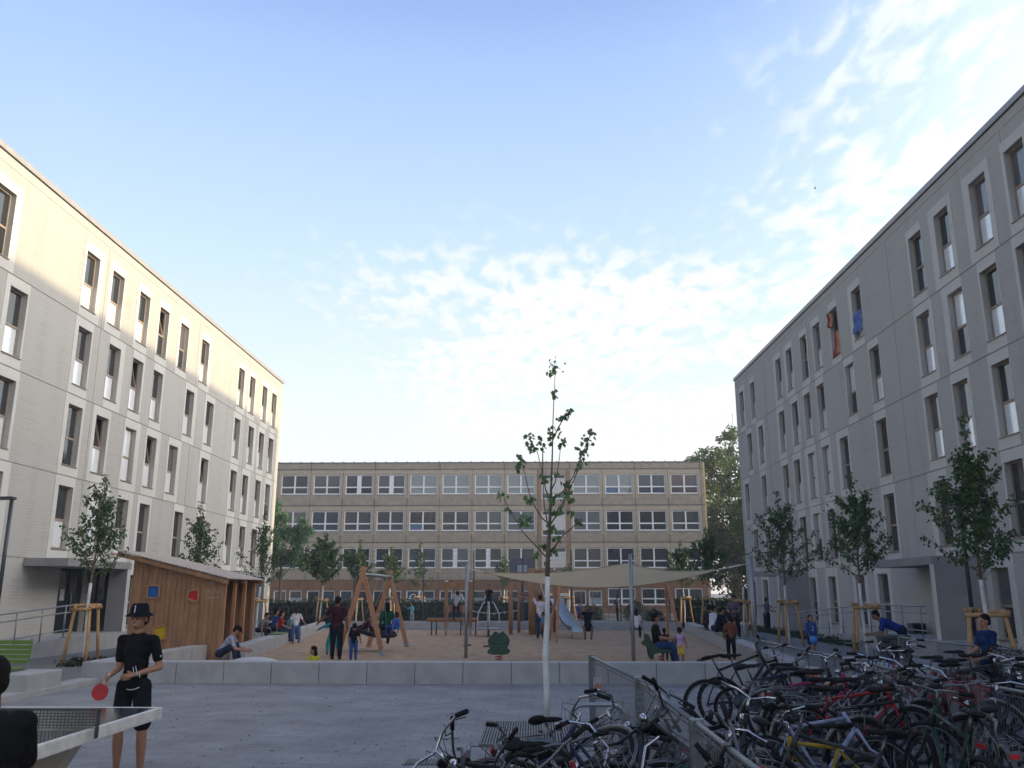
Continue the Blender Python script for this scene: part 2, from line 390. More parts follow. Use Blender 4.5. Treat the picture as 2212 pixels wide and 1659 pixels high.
def apartment(label, X0, s, rz, floors, ground_w, porches, seed):
    rnd = random.Random(seed)
    root = thing('apartment_building', label, 'building', (X0, 22, 0), rz, 'pale five storey housing blocks facing each other')
    P = lambda n, u, z: (s*n, u-22, z)
    holes = []
    heads = [13.54, 10.78, 8.02, 5.27]
    for fi, us in enumerate(floors):
        for u in us: holes.append((u, u+.92, heads[fi]-2.05, heads[fi], fi))
    for u in ground_w: holes.append((u, u+.92, .55, 2.48, 4))
    doors = []
    for (c0, c1, f0, f1, d0, d1) in porches: doors.append((d0, d1, .5, 2.6, 9))
    b = MB()
    punched(b, P, -6, 52.4, 0, 14.55, [h for h in holes]+doors, .24)
    # sides, back, roof
    for q in ([(0, 52.4, 0), (-12, 52.4, 0), (-12, 52.4, 14.55), (0, 52.4, 14.55)], [(0, -6, 0), (-12, -6, 0), (-12, -6, 14.55), (0, -6, 14.55)],
              [(-12, -6, 0), (-12, 52.4, 0), (-12, 52.4, 14.55), (-12, -6, 14.55)]):
        b.add([P(*t) for t in q], [(0, 1, 2, 3)])
    b.cur = 1
    jz = [2.86+2.757*k for k in range(5)]
    for (a, c, e, f, fi) in holes:
        if fi == 4: continue
        zb = max(j for j in jz if j < e); zt = f+.315
        l, r = rnd.choice([.03, .14, .24]), rnd.choice([.08, .14, .34])
        pbox(b, P, 0, .013, a-l, a, zb+.012, zt); pbox(b, P, 0, .013, c, c+r, zb+.012, zt)
        pbox(b, P, 0, .013, a, c, f, zt); pbox(b, P, 0, .013, a, c, zb+.012, e)
    for (a, c, e, f, fi) in holes:
        if fi == 4: pbox(b, P, 0, .013, a-.3, a, 0, 2.84); pbox(b, P, 0, .013, c, c+.3, 0, 2.84); pbox(b, P, 0, .013, a, c, f, 2.84)
    b.cur = 2
    for z in jz[:-1]: pbox(b, P, 0, .016, -6, 52.4, z-.01, z+.01)
    pbox(b, P, 0, .008, -6, 52.4, 14.25, 14.262)
    for u in (21.9, 29.62, 38.6, 45.95): pbox(b, P, 0, .0085, u-.008, u+.008, 2.9, 14.2)
    b.build('wall', [wallm, smooth, jointm], root)
    r = MB()
    pbox(r, P, -12.1, .06, -6.1, 52.46, 14.58, 14.76); 
    r.build('roof', mat('roof coping metal', (.33, .31, .30), .5, .08, 3, metal=.3), root)
    # windows
    for (a, c, e, f, fi) in holes:
        b = MB(); n0, n1 = -.215, -.15; t = .052; zt = e+(f-e)*.46
        for q in ((a, a+t, e, f), (c-t, c, e, f), (a+t, c-t, e, e+t), (a+t, c-t, f-t, f), (a+t, c-t, zt-.035, zt+.035)): pbox(b, P, n0, n1, *q)
        wn = b.build('window', winframe, root)
        tilt = rnd.random() < (.25 if s > 0 else .06) and fi < 4
        lo = MB(); lo.add([P(-.18, a+t, e+t), P(-.18, c-t, e+t), P(-.18, c-t, zt-.03), P(-.18, a+t, zt-.03)], [(0, 1, 2, 3)])
        lo.build('pane', glass_pale if fi < 4 and rnd.random() < .85 and not (fi == 3 and rnd.random() < .7) else glass_dark, wn)
        up = MB()
        if tilt:
            dn = .26
            up.add([P(-.2, a+t, zt+.03), P(-.2, c-t, zt+.03), P(-.2-dn, c-t, f-t), P(-.2-dn, a+t, f-t)], [(0, 1, 2, 3)])
            up.build('pane', glass_dark, wn)
            sf = MB()
            for uu in (a+t+.03, c-t-.03):
                sf.bar(P(-.19, uu, zt+.03), P(-.19-dn, uu, f-t), .05, .05)
            sf.bar(P(-.19-dn, a+t, f-t), P(-.19-dn, c-t, f-t), .05, .05)
            sf.build('tilted_sash', winframe, wn)
            bk = MB(); bk.add([P(-.5, a-.1, zt), P(-.5, c+.1, zt), P(-.5, c+.1, f+.1), P(-.5, a-.1, f+.1)], [(0, 1, 2, 3)])
            for uu in (a, c): bk.add([P(-.24, uu, zt), P(-.24, uu, f), P(-.5, uu, f), P(-.5, uu, zt)], [(0, 1, 2, 3)])
            bk.build('room', mat('dark room', (.04, .04, .045), .9), wn)
        else:
            up.add([P(-.18, a+t, zt+.03), P(-.18, c-t, zt+.03), P(-.18, c-t, f-t), P(-.18, a+t, f-t)], [(0, 1, 2, 3)])
            g = glass_dark if rnd.random() < .7 else (glass_curt if rnd.random() < .6 else glass_pale)
            up.build('pane', g, wn)
        si = MB(); pbox(si, P, -.15, .05, a-.03, c+.03, e-.035, e-.005)
        si.build('sill', mat('window sill metal', (.24, .20, .17), .5, metal=.4), wn)
    # porches
    for k, (c0, c1, f0, f1, d0, d1) in enumerate(porches):
        b = MB(); pbox(b, P, .017, 1.4, c0, c1, 2.6, 2.84); cn = b.build('porch_canopy', concdark, root)
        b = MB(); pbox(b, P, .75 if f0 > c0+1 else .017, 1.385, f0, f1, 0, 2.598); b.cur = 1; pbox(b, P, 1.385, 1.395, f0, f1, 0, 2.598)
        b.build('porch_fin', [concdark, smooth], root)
        if f0 > c0+1:
            b = MB(); pbox(b, P, .017, .75, f0+.04, f1-.04, 0, 2.597); b.build('side_screen', glass_dark, root)
        b = MB(); t = .07
        for q in ((d0, d0+t, .5, 2.6), (d1-t, d1, .5, 2.6), (d0+t, d1-t, 2.53, 2.6), ((d0+d1)/2-.04, (d0+d1)/2+.04, .5, 2.53)): pbox(b, P, -.2, -.12, *q)
        dr = b.build('door', darkmetal, root)
        b = MB(); b.add([P(-.16, d0+t, .5), P(-.16, d1-t, .5), P(-.16, d1-t, 2.53), P(-.16, d0+t, 2.53)], [(0, 1, 2, 3)]); b.build('pane', glass_dark, dr)
        b = MB(); m_ = (d0+d1)/2
        b.tube([P(-.11, m_+.12, 1.1), P(-.06, m_+.12, 1.15), P(-.06, m_+.12, 1.75), P(-.11, m_+.12, 1.8)], .014); b.build('handle', steel, dr)
        b = MB(); pbox(b, P, -.155, -.150, m_-.45, m_-.18, 1.55, 1.92); b.build('paper_notice', mat('notice paper', (.6, .58, .6), .8), dr)
    return root, P
lf = [[17.4, 20.2]+x for x in ([22.87, 28.1, 30.03, 32.33, 34.24, 36.45, 39.0, 44.3, 46.17, 48.45, 50.35],
      [24.12, 28.13, 30.35, 32.3, 34.2, 37.68, 40.2, 44.2, 46.5, 48.4, 50.25],
      [24.12, 28.1, 30.0, 32.3, 34.2, 36.4, 40.1, 44.2, 46.1, 48.35, 50.2],
      [24.1, 28.1, 30.33, 32.25, 34.15, 37.6, 40.15, 44.15, 46.25, 48.3, 50.15])]
LB, LP = apartment('pale concrete housing block on the left with evening sun along its top storey', -15.6, 1, 0, lf, [33.6, 37.6, 40.2, 49.0],
                   [(26.65, 30.95, 30.7, 30.95, 28.85, 30.6), (42.6, 46.95, 46.7, 46.95, 44.6, 46.6)], 3)
cv = lambda v: v*13.268/(13+.0122*v)
rf = [[17.2]+[cv(u) for u in x] for x in ([20.92, 22.88, 25.16, 27.07, 32.55, 35.2, 37.5, 39.45, 41.8, 43.75, 49.24, 51.9],
      [21.0, 22.92, 24.9, 27.13, 31.33, 33.95, 37.6, 39.56, 41.5, 43.8, 48.0, 50.6],
      [20.3, 22.95, 25.26, 27.2, 31.35, 35.3, 37.6, 39.6, 41.85, 43.8, 48.05, 51.95],
      [20.3, 22.98, 24.9, 27.27, 31.35, 33.99, 37.6, 39.55, 41.6, 43.8, 47.95, 50.6])]
RB, RP = apartment('shaded grey concrete housing block on the right with national flags in a top window', 13.0, -1, R(.70), rf,
                   [24.34, 32.3, 34.5, cv(38.2), cv(40.9), cv(49.2), cv(51.9)],
                   [(25.7, 29.95, 25.7, 25.95, 26.2, 28.1), (41.15, 45.4, 41.15, 41.4, 41.8, 43.8)], 5)
# flags and a towel hanging from windows of the right block
def cloth(name, P, pts, cols, parent, label=None, nu=14, nv=12, amp=.03):
    """pts: four corners (u,z) top-left, top-right, bottom-right, bottom-left; stripes run across the cloth"""
    b = MB(); n_ = len(cols)
    for j in range(nv+1):
        for i in range(nu+1):
            s_, t_ = i/nu, j/nv
            u = (pts[0][0]*(1-s_)+pts[1][0]*s_)*(1-t_)+(pts[3][0]*(1-s_)+pts[2][0]*s_)*t_
            z = (pts[0][1]*(1-s_)+pts[1][1]*s_)*(1-t_)+(pts[3][1]*(1-s_)+pts[2][1]*s_)*t_
            b.v.append(P(.05+amp*sin(s_*17+t_*2)+.02*sin(t_*9), u, z))
    for j in range(nv):
        for i in range(nu):
            a = j*(nu+1)+i; b.f.append([a, a+1, a+nu+2, a+nu+1]); b.mi.append(min(n_-1, int(i/nu*n_))); b.sm.append(True)
    o = b.build(name, cols, parent, recalc=False)
    sm_ = o.modifiers.new('thick', 'SOLIDIFY'); sm_.thickness = .006
    if label: o['label'] = label
    return o
fk, fr, fy = mat('flag black', (.02, .02, .03), .8), mat('flag red', (.30, .05, .07), .8), mat('flag yellow', (.45, .20, .05), .8)
u = cv(35.2)
def cloth_top(name, P, pts, cols, label, cat):
    o = cloth(name, P, pts, cols, None); o.location = (13.0, 22, 0); o.rotation_euler = (0, 0, R(.70))
    return tag(o, label, cat)
cloth_top('flag', RP, [(u+.95, 13.5), (u+.55, 13.35), (u+.5, 12.75), (u+.98, 12.85)], [fk, fr, fy], 'small black red and yellow flag at the upper corner of a top floor window', 'flag')
cloth_top('flag', RP, [(u+.22, 12.4), (u+.0, 12.45), (u-.05, 11.45), (u+.7, 11.42)], [fr, fr, fy], 'large red and orange flag draped over the sill of the same window', 'flag')
u = cv(32.55)
cloth_top('towel', RP, [(u+.75, 12.5), (u+.02, 12.55), (u-.0, 11.75), (u+.85, 11.75)], [mat('blue towel', (.04, .10, .34), .9, c2=(.16, .22, .42), scale=9)], 'blue towel hanging out of the window beside the flags', 'towel')
# ramps, landings, railings
def ramp(name, s, X0, u0, u1, u2, label, rz=0):
    o = MB(); P = lambda n, u, z: (s*n, u-22, z)
    lo, hi = (u0, u1)
    vs = [P(n, u, z) for n in (.02, 1.6) for (u, z) in ((lo, 0), (hi, 0), (hi, .5), (lo, .012))]
    o.add(vs, [(0, 1, 2, 3), (4, 5, 6, 7), (0, 1, 5, 4), (1, 2, 6, 5), (2, 3, 7, 6), (3, 0, 4, 7)])
    pbox(o, P, .02, 1.6, min(u1, u2), max(u1, u2), 0, .498)
    r = o.build(name, concrete); r.location = (X0, 22, 0); r.rotation_euler = (0, 0, rz)
    return tag(r, label, 'ramp')
ramp('ramp', 1, -15.6, 17.6, 26.6, 31.2, 'concrete ramp up to the dark porch of the left block')
ramp('ramp', -1, 13.0, 39.6, 30.4, 25.6, 'concrete ramp up to the porch of the right block', R(.7))
def railing(label, s, X0, n, us, zf, rz=0, ends=True):
    root = thing('ramp_railing', label, 'railing', (X0, 22, 0), rz, 'galvanised ramp railings')
    P = lambda u, z: (s*n, u-22, z)
    for u in us:
        b = MB(); b.tube([P(u, zf(u)), P(u, zf(u)+.92)], .021); b.box(s*n-.06, s*n+.06, u-22-.06, u-22+.06, zf(u), zf(u)+.012); b.build('post', steel, root)
    for h, r_ in ((.92, .024), (.72, .02), (.22, .016)):
        b = MB(); pts = []
        uu = [us[0]-.35]+list(us)+[us[-1]+.3]
        for u in uu: pts.append(P(u, zf(u)+h))
        b.tube(pts, r_); b.build('handrail', steel, root)
    return root
railing('long galvanised handrail on the ramp of the left block', 1, -15.6, 1.55, [18.8, 20.2, 21.6, 22.8, 24.05, 25.3, 26.55], lambda u: min(.5, max(0, (u-17.6)/9*.5)))
railing('galvanised railing on the ramp of the right block', -1, 13.0, 1.55, [30.3, 31.6, 32.9, 34.4, 35.9, 37.4, 38.9], lambda u: min(.5, max(0, (39.6-u)/9.2*.5)), R(.7))
railing('short curved railing on the landing of the right block', -1, 13.0, 1.5, [26.6, 27.9, 29.2], lambda u: .5, R(.7))
b = MB(); b.bevbox(12.3, 12.75, 29.3, 29.7, .5, .84, .02); b.cur = 1; b.box(12.36, 12.69, 29.285, 29.3, .55, .78)
tag(b.build('doormat_box', [darkmetal, rubber]), 'small dark box standing on the porch landing of the right block', 'box')
# ------------------------------------------------------------------ the school across the end
panel = mat('exposed aggregate panel', (.37, .31, .245), .9, c2=(.28, .235, .185), scale=2.2, bump=.5, bscale=60, detail=10)
pilaster = mat('panel rim concrete', (.40, .335, .25), .85, .12, 3, .1, 40)
orange = mat('orange brown render', (.23, .12, .065), .9, c2=(.15, .08, .045), scale=1.4, bump=.2, bscale=40)
def school():
    root = thing('school_building', 'long four storey panel school with white windows across the end of the courtyard', 'building', (0, 80, 0))
    P = lambda n, u, z: (u, -n, z)
    rnd = random.Random(11)
    c = [14.09-3.017*k for k in range(19)]
    holes = []; heads = [12.5, 9.14, 5.79]
    for k, x in enumerate(c):
        for fi, h in enumerate(heads):
            if k == 4:
                holes.append((x-1.09, x+1.05, h-.42, h, 's', fi)); holes.append((x-1.09, x+1.05, h-2.25, h-1.75, 's', fi))
            else: holes.append((x-1.26, x+1.26, h-1.8, h, 'w', fi))
        if k in (0, 1, 2): holes.append((x-1.26, x+1.22, .76, 2.2, 'w', 3))
        elif k == 4: holes.append((x-1.1, x+1.0, -.2, 1.5, 'd', 3))
        else: holes.append((x-1.34, x-.2, .72, 2.0, 'g', 3)); holes.append((x+.08, x+1.22, .72, 2.0, 'g', 3))
    b = MB(); punched(b, P, -45, 15.9, 2.94, 13.6, [h for h in holes if h[5] < 3], .16)
    b.cur = 1; punched(b, P, -45, 15.9, -.3, 2.94, [h for h in holes if h[5] == 3], .16)
    b.cur = 4; b.box(15.9-.02, 15.9+.12, 0.001, 12, 0, 13.6)  # right gable end, low sunlight put into its yellow colour
    b.cur = 0; b.box(-45, 15.88, 12, 12.2, 0, 13.6)
    b.cur = 2
    for k in range(19):     # raised rims round every window panel
        for fi, h in enumerate(heads):
            x = c[k]
            if k == 4: continue
            for q in ((x-1.5, x-1.27, h-2.2, h+.38), (x+1.27, x+1.5, h-2.2, h+.38), (x-1.27, x+1.27, h+.02, h+.38)): pbox(b, P, 0, .02, *q)
    b.cur = 3
    x = c[4]
    for (q0, q1) in ((x-1.45, x-1.2), (x+1.16, x+1.42)): pbox(b, P, 0, .025, q0, q1, 2.95, 13.0)
    b.cur = 5
    for fi, h in enumerate(heads): pbox(b, P, 0, .012, x-1.09, x+1.05, h-1.74, h-.43)
    b.cur = 6
    for z in (2.94, 6.3, 9.66, 13.02): pbox(b, P, 0, .03, -45, 15.9, z-.025, z+.025)
    for k in range(20):
        xx = c[0]+1.508-3.017*k; pbox(b, P, 0, .028, xx-.018, xx+.018, 2.97, 12.99)
        if k % 2 == 0: pbox(b, P, 0, .028, xx-.03, xx+.03, 13.05, 13.55)
    b.build('wall', [panel, orange, pilaster, mat('stair render', (.28, .17, .10), .9, .2, 3, .2, 40), mat('gable in sunlit yellow', (.62, .42, .17), .85, .1, 2), mat('stair panel', (.55, .53, .50), .8, .06, 3), mat('panel seam', (.11, .09, .075), .9)], root)
    r = MB(); r.box(-45, 15.98, -.06, 12.3, 13.6, 13.68)
    for k in range(60): r.box(15.3-k, 15.42-k, -.08, .02, 13.68, 13.73)
    r.build('roof', mat('school roof edge', (.12, .115, .11), .7), root)
    panes = [glass_school, glass_school, glassmat('blue grey window glass', (.045, .06, .08), .05, .5), glassmat('net curtained glass', (.07, .07, .075), .1, .5), glassmat('window with curtain', (.09, .065, .075), .1, .5), glassmat('sky sheen tinted glass', (.13, .16, .17))]
    for (a, d, e, f, kind, fi) in holes:
        b = MB(); t = .085 if kind in 'wg' else .06
        def fb(*q): pbox(b, P, -.15, -.07, *q)
        fb(a, a+t, e, f); fb(d-t, d, e, f); fb(a+t, d-t, e, e+t); fb(a+t, d-t, f-t, f)
        m_ = (a+d)/2
        if kind in 'ws':
            wd = .07 if rnd.random() < .93 else .2
            fb(m_-wd, m_+wd, e+t, f-t)
        if kind == 'w':
            zt = e+(f-e)*.36
            fb(a+t, m_-wd, zt-.06, zt+.06); fb(m_+wd, d-t, zt-.06, zt+.06)
        wn = b.build('door' if kind == 'd' else 'window', darkmetal if kind == 'd' else white_pvc, root)
        g = rnd.choice(panes[:5] if fi < 1 or kind == 's' else panes[:4] if fi < 2 else panes[:3]) if kind != 'd' else glass_dark
        if fi == 0 and a > -12 and kind == 'w' and a < 7: g = panes[5]  # middle top panes: sky reflection put into a paler glass colour
        q = MB(); q.add([P(-.12, a+t, e+t), P(-.12, d-t, e+t), P(-.12, d-t, f-t), P(-.12, a+t, f-t)], [(0, 1, 2, 3)]); q.build('pane', g, wn)
        if kind == 'g' and rnd.random() < .5:
            q = MB(); q.add([P(-.115, a+t, e+t), P(-.115, d-t, e+t), P(-.115, d-t, e+(f-e)*.5), P(-.115, a+t, e+(f-e)*.5)], [(0, 1, 2, 3)]); q.build('blind', glassmat('pale window film', (.25, .32, .33)), wn)
        if kind == 'w' and rnd.random() < .09:
            q = MB(); q.add([P(-.115, a+t, e+t), P(-.115, m_-.07, e+t), P(-.115, m_-.07, e+.55), P(-.115, a+t, e+.55)], [(0, 1, 2, 3)]); q.build('poster', mat('blue poster', (.08, .13, .24), .6), wn)
        si = MB(); pbox(si, P, -.07, .06, a-.04, d+.04, e-.05, e-.01); si.build('sill', mat('white sill', (.55, .55, .55), .6), wn)
    # canopy over the entrance
    b = MB(); b.bevbox(.5, 3.3, -2.2, 0, 1.52, 1.74, .03); b.box(.6, .75, -2.1, -1.95, -.2, 1.52); b.box(3.05, 3.2, -2.1, -1.95, -.2, 1.52)
    b.build('entrance_canopy', mat('canopy cream', (.60, .58, .50), .8), root)
    # letters in the ground floor windows
    for ch, x in (('C', c[8]-.77), ('S', c[8]+.66), ('A', c[7]+.66)):
        cu = bpy.data.curves.new('letter', 'FONT'); cu.body = ch; cu.size = .95; cu.extrude = .004; cu.align_x = 'CENTER'
        t_ = bpy.data.objects.new('letter_tmp', cu); col.objects.link(t_)
        me = bpy.data.meshes.new_from_object(t_.evaluated_get(bpy.context.evaluated_depsgraph_get())); bpy.data.objects.remove(t_)
        me.materials.clear(); me.materials.append(mat('white paper letter', (.62, .66, .66), .7))
        if ch == 'S': continue
        o = bpy.data.objects.new('window_letter', me); col.objects.link(o); o.parent = root
        o.location = (x, .1, 1.05); o.rotation_euler = (pi/2, 0, 0)
    return root
school()
# ------------------------------------------------------------------ walls of the play area
def blockwall(name, a, b_, h, wth, label, seg=2.0, cat='wall', m=concrete):
    a, b_ = V((a[0], a[1], 0)), V((b_[0], b_[1], 0)); d = (b_-a); Ln = d.length; d.normalize(); nrm = V((-d.y, d.x, 0))
    n = max(1, round(Ln/seg)); mb = MB(); T = M(((d.x, nrm.x, 0, a.x), (d.y, nrm.y, 0, a.y), (0, 0, 1, 0), (0, 0, 0, 1)))
    for i in range(n):
        x0, x1 = Ln*i/n+.004, Ln*(i+1)/n-.004; dz = random.uniform(-.003, .003)
        mb.bevbox(x0, x1, 0, wth, -.1, h+dz, .014, T)
    return tag(mb.build(name, m), label, cat, 'concrete seat walls round the play area')
blockwall('seat_wall', (-9.27, 18.4), (5.45, 18.4), .42, .42, 'long pale concrete seat wall in front of the play area', .985)
blockwall('seat_wall', (-9.27, 24.3), (-9.27, 18.83), .42, .42, 'short concrete wall running back to the wooden playhouse', 1.0)
blockwall('seat_wall', (7.35, 43.4), (5.25, 18.84), .42, .42, 'right hand concrete wall where three people sit on green pads', 1.2)
blockwall('seat_wall', (-7.72, 24.1), (-10.1, 43.4), .42, .42, 'left hand concrete wall beyond the playhouse with people sitting on it', 1.2)
blockwall('seat_wall', (-9.6, 43.85), (7.3, 43.85), .42, .42, 'far concrete wall between the sand and the ball court', 1.5)
# rounded pale mound beside the playhouse
b = MB(); vs = []
b.ell((-6.5, 20.7, 0), (.75, 1.4, .355), n=40, m=16)
for i, p in enumerate(b.v): b.v[i] = (p[0], p[1], max(p[2], -.02))
tag(b.build('play_mound', mat('polished concrete mound', (.36, .37, .38), .5, .05, 3)), 'smooth low pale concrete mound beside the seated man', 'play mound')
# bench blocks with slatted green seats
green = mat('green painted slats', (.10, .19, .03), .5, .15, 8)
greendk = mat('green seat pad', (.09, .17, .05), .7, .2, 10)
b = MB(); b.bevbox(-12.6, -8.87, 15.75, 16.9, 0, .40, .02)
tag(b.build('bench_block', concrete), 'concrete block carrying the green slatted bench on the left', 'bench block')
bn = thing('slatted_bench', 'green slatted bench with backrest on a concrete block at the left edge', 'bench', (-10.4, 16.1, .40))
s_ = MB()
for k in range(5): s_.bevbox(-1.3, 1.0, .02+k*.09, .09+k*.09, .03, .06, .008)
s_.build('seat', green, bn)
s_ = MB()
for k in range(5): s_.bevbox(-1.3, 1.0, .56+k*.012, .585+k*.012, .12+k*.085, .19+k*.085, .008)
s_.build('backrest', green, bn)
for x in (-1.0, .1, .95):
    s_ = MB(); s_.bar((x, 0, .015), (x, .55, .015), .04, .025); s_.bar((x, .60, .0), (x, .66, .56), .04, .02); s_.build('bracket', steel, bn)
# right-hand terrace block and pads
b = MB(); b.prism([(6.3, 17.0), (8.4, 17.0), (8.4, 20.6), (7.0, 20.6)], 0, .40)
tag(b.build('bench_block', concrete), 'pale angular concrete block behind the bicycle fence on the right', 'bench block')
for (u0, u1, lab) in ((.36, .50, 'green pad on the right wall under the three seated people'), (.60, .72, 'empty green pad on the right wall beyond the seated people')):
    A_, B_ = V((5.45, 18.84)), V((7.55, 43.4))
    b = MB(); 
    for k in range(5):
        p, q = A_.lerp(B_, u0), A_.lerp(B_, u1); n = V((1, -.085))*(k*.088-.2)
        b.bar((p.x+n.x+.0, p.y+n.y, .445), (q.x+n.x, q.y+n.y, .445), .075, .03)
    b.cur = 1
    for f in (.1, .5, .9):
        p = A_.lerp(B_, u0+(u1-u0)*f); b.bar((p.x-.2, p.y, .4235), (p.x+.2, p.y, .4235), .04, .008)
    tag(b.build('seat_pad', [greendk, steel]), lab, 'seat')
A_, B_ = V((-7.9, 24.1)), V((-10.3, 43.4))
b = MB(); p, q = A_.lerp(B_, .30), A_.lerp(B_, .46)
for k in range(5):
    dx = k*.088-.2; b.bar((p.x+dx, p.y, .445), (q.x+dx, q.y, .445), .075, .03)
b.cur = 1
for f in (.1, .5, .9): r_ = p.lerp(q, f); b.bar((r_.x-.2, r_.y, .4235), (r_.x+.2, r_.y, .4235), .04, .008)
tag(b.build('seat_pad', [greendk, steel]), 'green slatted pad on the left wall under the seated group', 'seat')
# ------------------------------------------------------------------ playhouse
def playhouse():
    root = thing('playhouse', 'wooden playhouse with sloping roof and small coloured windows', 'playhouse', (0, 0, 0))
    x0, x1, y0, y1 = -11.12, -8.5, 24.42, 27.1
    zt = lambda x: 2.74+(2.12-2.74)*(x-x0)/(x1-x0)
    zb = .02
    holes = {}
    b = MB(); nb = 19; wdt = (x1-x0)/nb; rnd = random.Random(2)
    for i in range(nb):
        a = x0+i*wdt; c = a+wdt-.008; d = rnd.uniform(0, .008)
        pts = [(a, zb), (c, zb), (c, zt(c)), (a, zt(a))]
        b.add([(p[0], y0-.022-d, p[1]) for p in pts]+[(p[0], y0, p[1]) for p in pts], [(0, 1, 2, 3), (4, 5, 6, 7), (0, 1, 5, 4), (1, 2, 6, 5), (2, 3, 7, 6), (3, 0, 4, 7)])
    b.add([(x0, y0+.001, zb), (x1, y0+.001, zb), (x1, y0+.001, zt(x1)), (x0, y0+.001, zt(x0))], [(0, 1, 2, 3)])
    b.build('front_wall', woodm, root)
    b = MB()
    for i in range(19):
        a = y0+.0+i*(y1-y0)/19; b.box(x0-.022, x0, a, a+(y1-y0)/19-.008, zb, zt(x0))
    for i in range(19):
        a = x0+i*wdt; c = a+wdt-.008; pts = [(a, zb), (c, zb), (c, zt(c)), (a, zt(a))]
        b.add([(p[0], y1, p[1]) for p in pts]+[(p[0], y1+.022, p[1]) for p in pts], [(0, 1, 2, 3), (4, 5, 6, 7), (0, 1, 5, 4), (1, 2, 6, 5), (2, 3, 7, 6), (3, 0, 4, 7)])
    # an inner board wall closing half of the open side
    b.build('boarded_wall', woodm, root)
    b = MB()
    for i in range(6):
        a = y0+.0+i*.14; b.box(x1-.30-.022, x1-.3, a, a+.1385, zb, zt(x1-.3)-.02)
    b.build('inner_wall', woodm, root)
    for y in (y0+.05, y0+.88, y0+1.75, y1-.05):
        b = MB(); b.box(x1-.09, x1, y-.045, y+.045, zb, zt(x1)-.02); b.build('post', woodlight, root)
    ov = .38
    xa, xb, ya, yb = x0-.42, x1+.16, y0-.30, y1+.25
    b = MB(); sl = (2.12-2.74)/(x1-x0)
    n = 26
    for i in range(n):   # corrugated/lapped roofing running along y
        a, c = xa+(xb-xa)*i/n, xa+(xb-xa)*(i+1)/n-.006
        za, zc_ = zt(a)+.11, zt(c)+.11
        vs = [(a, ya, za+.02), (c, ya, zc_), (c, yb, zc_), (a, yb, za+.02), (a, ya, za-.012), (c, ya, zc_-.02), (c, yb, zc_-.02), (a, yb, za-.012)]
        b.add(vs, [(0, 1, 2, 3), (4, 5, 6, 7), (0, 1, 5, 4), (1, 2, 6, 5), (2, 3, 7, 6), (3, 0, 4, 7)])
    rf_ = b.build('roof', mat('weathered roof boards', (.40, .345, .30), .95, .25, 12, .2, 40, spec=.15), root)
    b = MB(); b.add([(xa+.03, ya+.03, zt(xa)+.09), (xb-.03, ya+.03, zt(xb)+.08), (xb-.03, yb-.03, zt(xb)+.08), (xa+.03, yb-.03, zt(xa)+.09)], [(0, 1, 2, 3)])
    for y in (ya+.06, y0+1.3, yb-.06):
        b.bar((xa+.02, y, zt(xa)+.01), (xb-.02, y, zt(xb)+.01), .05, .12)
    b.build('rafter', woodm, rf_)
    def pane(pts, m, yy, label, frame=True):
        f = MB(); K = len(pts); cxm = sum(p[0] for p in pts)/K; czm = sum(p[1] for p in pts)/K
        for i in range(K):
            p, q = pts[i], pts[(i+1) % K]
            f.bar((p[0], yy-.02, p[1]), (q[0], yy-.02, q[1]), .045, .06, (0, 1, 0))
        fo = f.build('window', woodlight, root)
        g = MB(); g.add([(p[0], yy-.004, p[1]) for p in pts], [tuple(range(K))]); g.build('pane', m, fo)
        fo['label'] = label
    Bz = lambda x, y: (257.5+x*.14706, 1152.1+y*.14706)
    gp = lambda lst: [aty(*Bz(x, y), y0-.03) for x, y in lst]
    red = mat('red acrylic', (.50, .02, .025), .45, .1, 6, spec=.2); blue = mat('blue acrylic', (.008, .11, .36), .45, .1, 6, spec=.2); yel = mat('yellow acrylic', (.55, .36, .01), .45, .1, 6, spec=.2); grn = mat('green acrylic', (.01, .20, .10), .45, .1, 6, spec=.2)
    pane(gp([(428, 765), (605, 765), (588, 945), (412, 950)]), blue, y0-.03, 'square blue window')
    pane(gp([(1045, 840), (1175, 825), (1165, 1018), (988, 950)]), red, y0-.03, 'slanted red window')
    pane(gp([(500, 1395), (695, 1330), (690, 1560), (520, 1560)]), yel, y0-.03, 'yellow window behind the boy')
    # green and orange panes in the inner wall
    g = MB(); g.box(x1-.298, x1-.285, y0+.15, y0+.55, 1.42, 1.82); g.build('window', grn, root)
    g = MB(); g.box(x1-.298, x1-.285, y0+.25, y0+.50, .75, 1.0); g.build('window', mat('orange panel', (.5, .14, .02), .5), root)
    # chalk scribbles
    ch = MB(); rnd = random.Random(5)
    chz = lambda x, y: aty(*Bz(x, y), y0-.04)
    for st in ([(1285, 700), (1290, 760)], [(1330, 690), (1338, 765)], [(1330, 730), (1370, 725)], [(1365, 690), (1372, 770)], [(1480, 695), (1520, 690), (1512, 770)], [(1250, 820), (1270, 880), (1290, 830)], [(1320, 800), (1330, 890)],
               [(1350, 830), (1400, 800), (1390, 880), (1350, 900)], [(1210, 960), (1340, 945), (1460, 935)], [(1080, 1090), (1100, 1130)], [(740, 1140), (745, 1165)], [(1300, 850), (1345, 850)], [(1415, 800), (1420, 870), (1440, 860)]):
        ch.tube([(chz(*p)[0], y0-.036, chz(*p)[1]) for p in st], .007, 5)
    ch.build('chalk_marks', mat('chalk', (.5, .46, .44), .95), root)
playhouse()
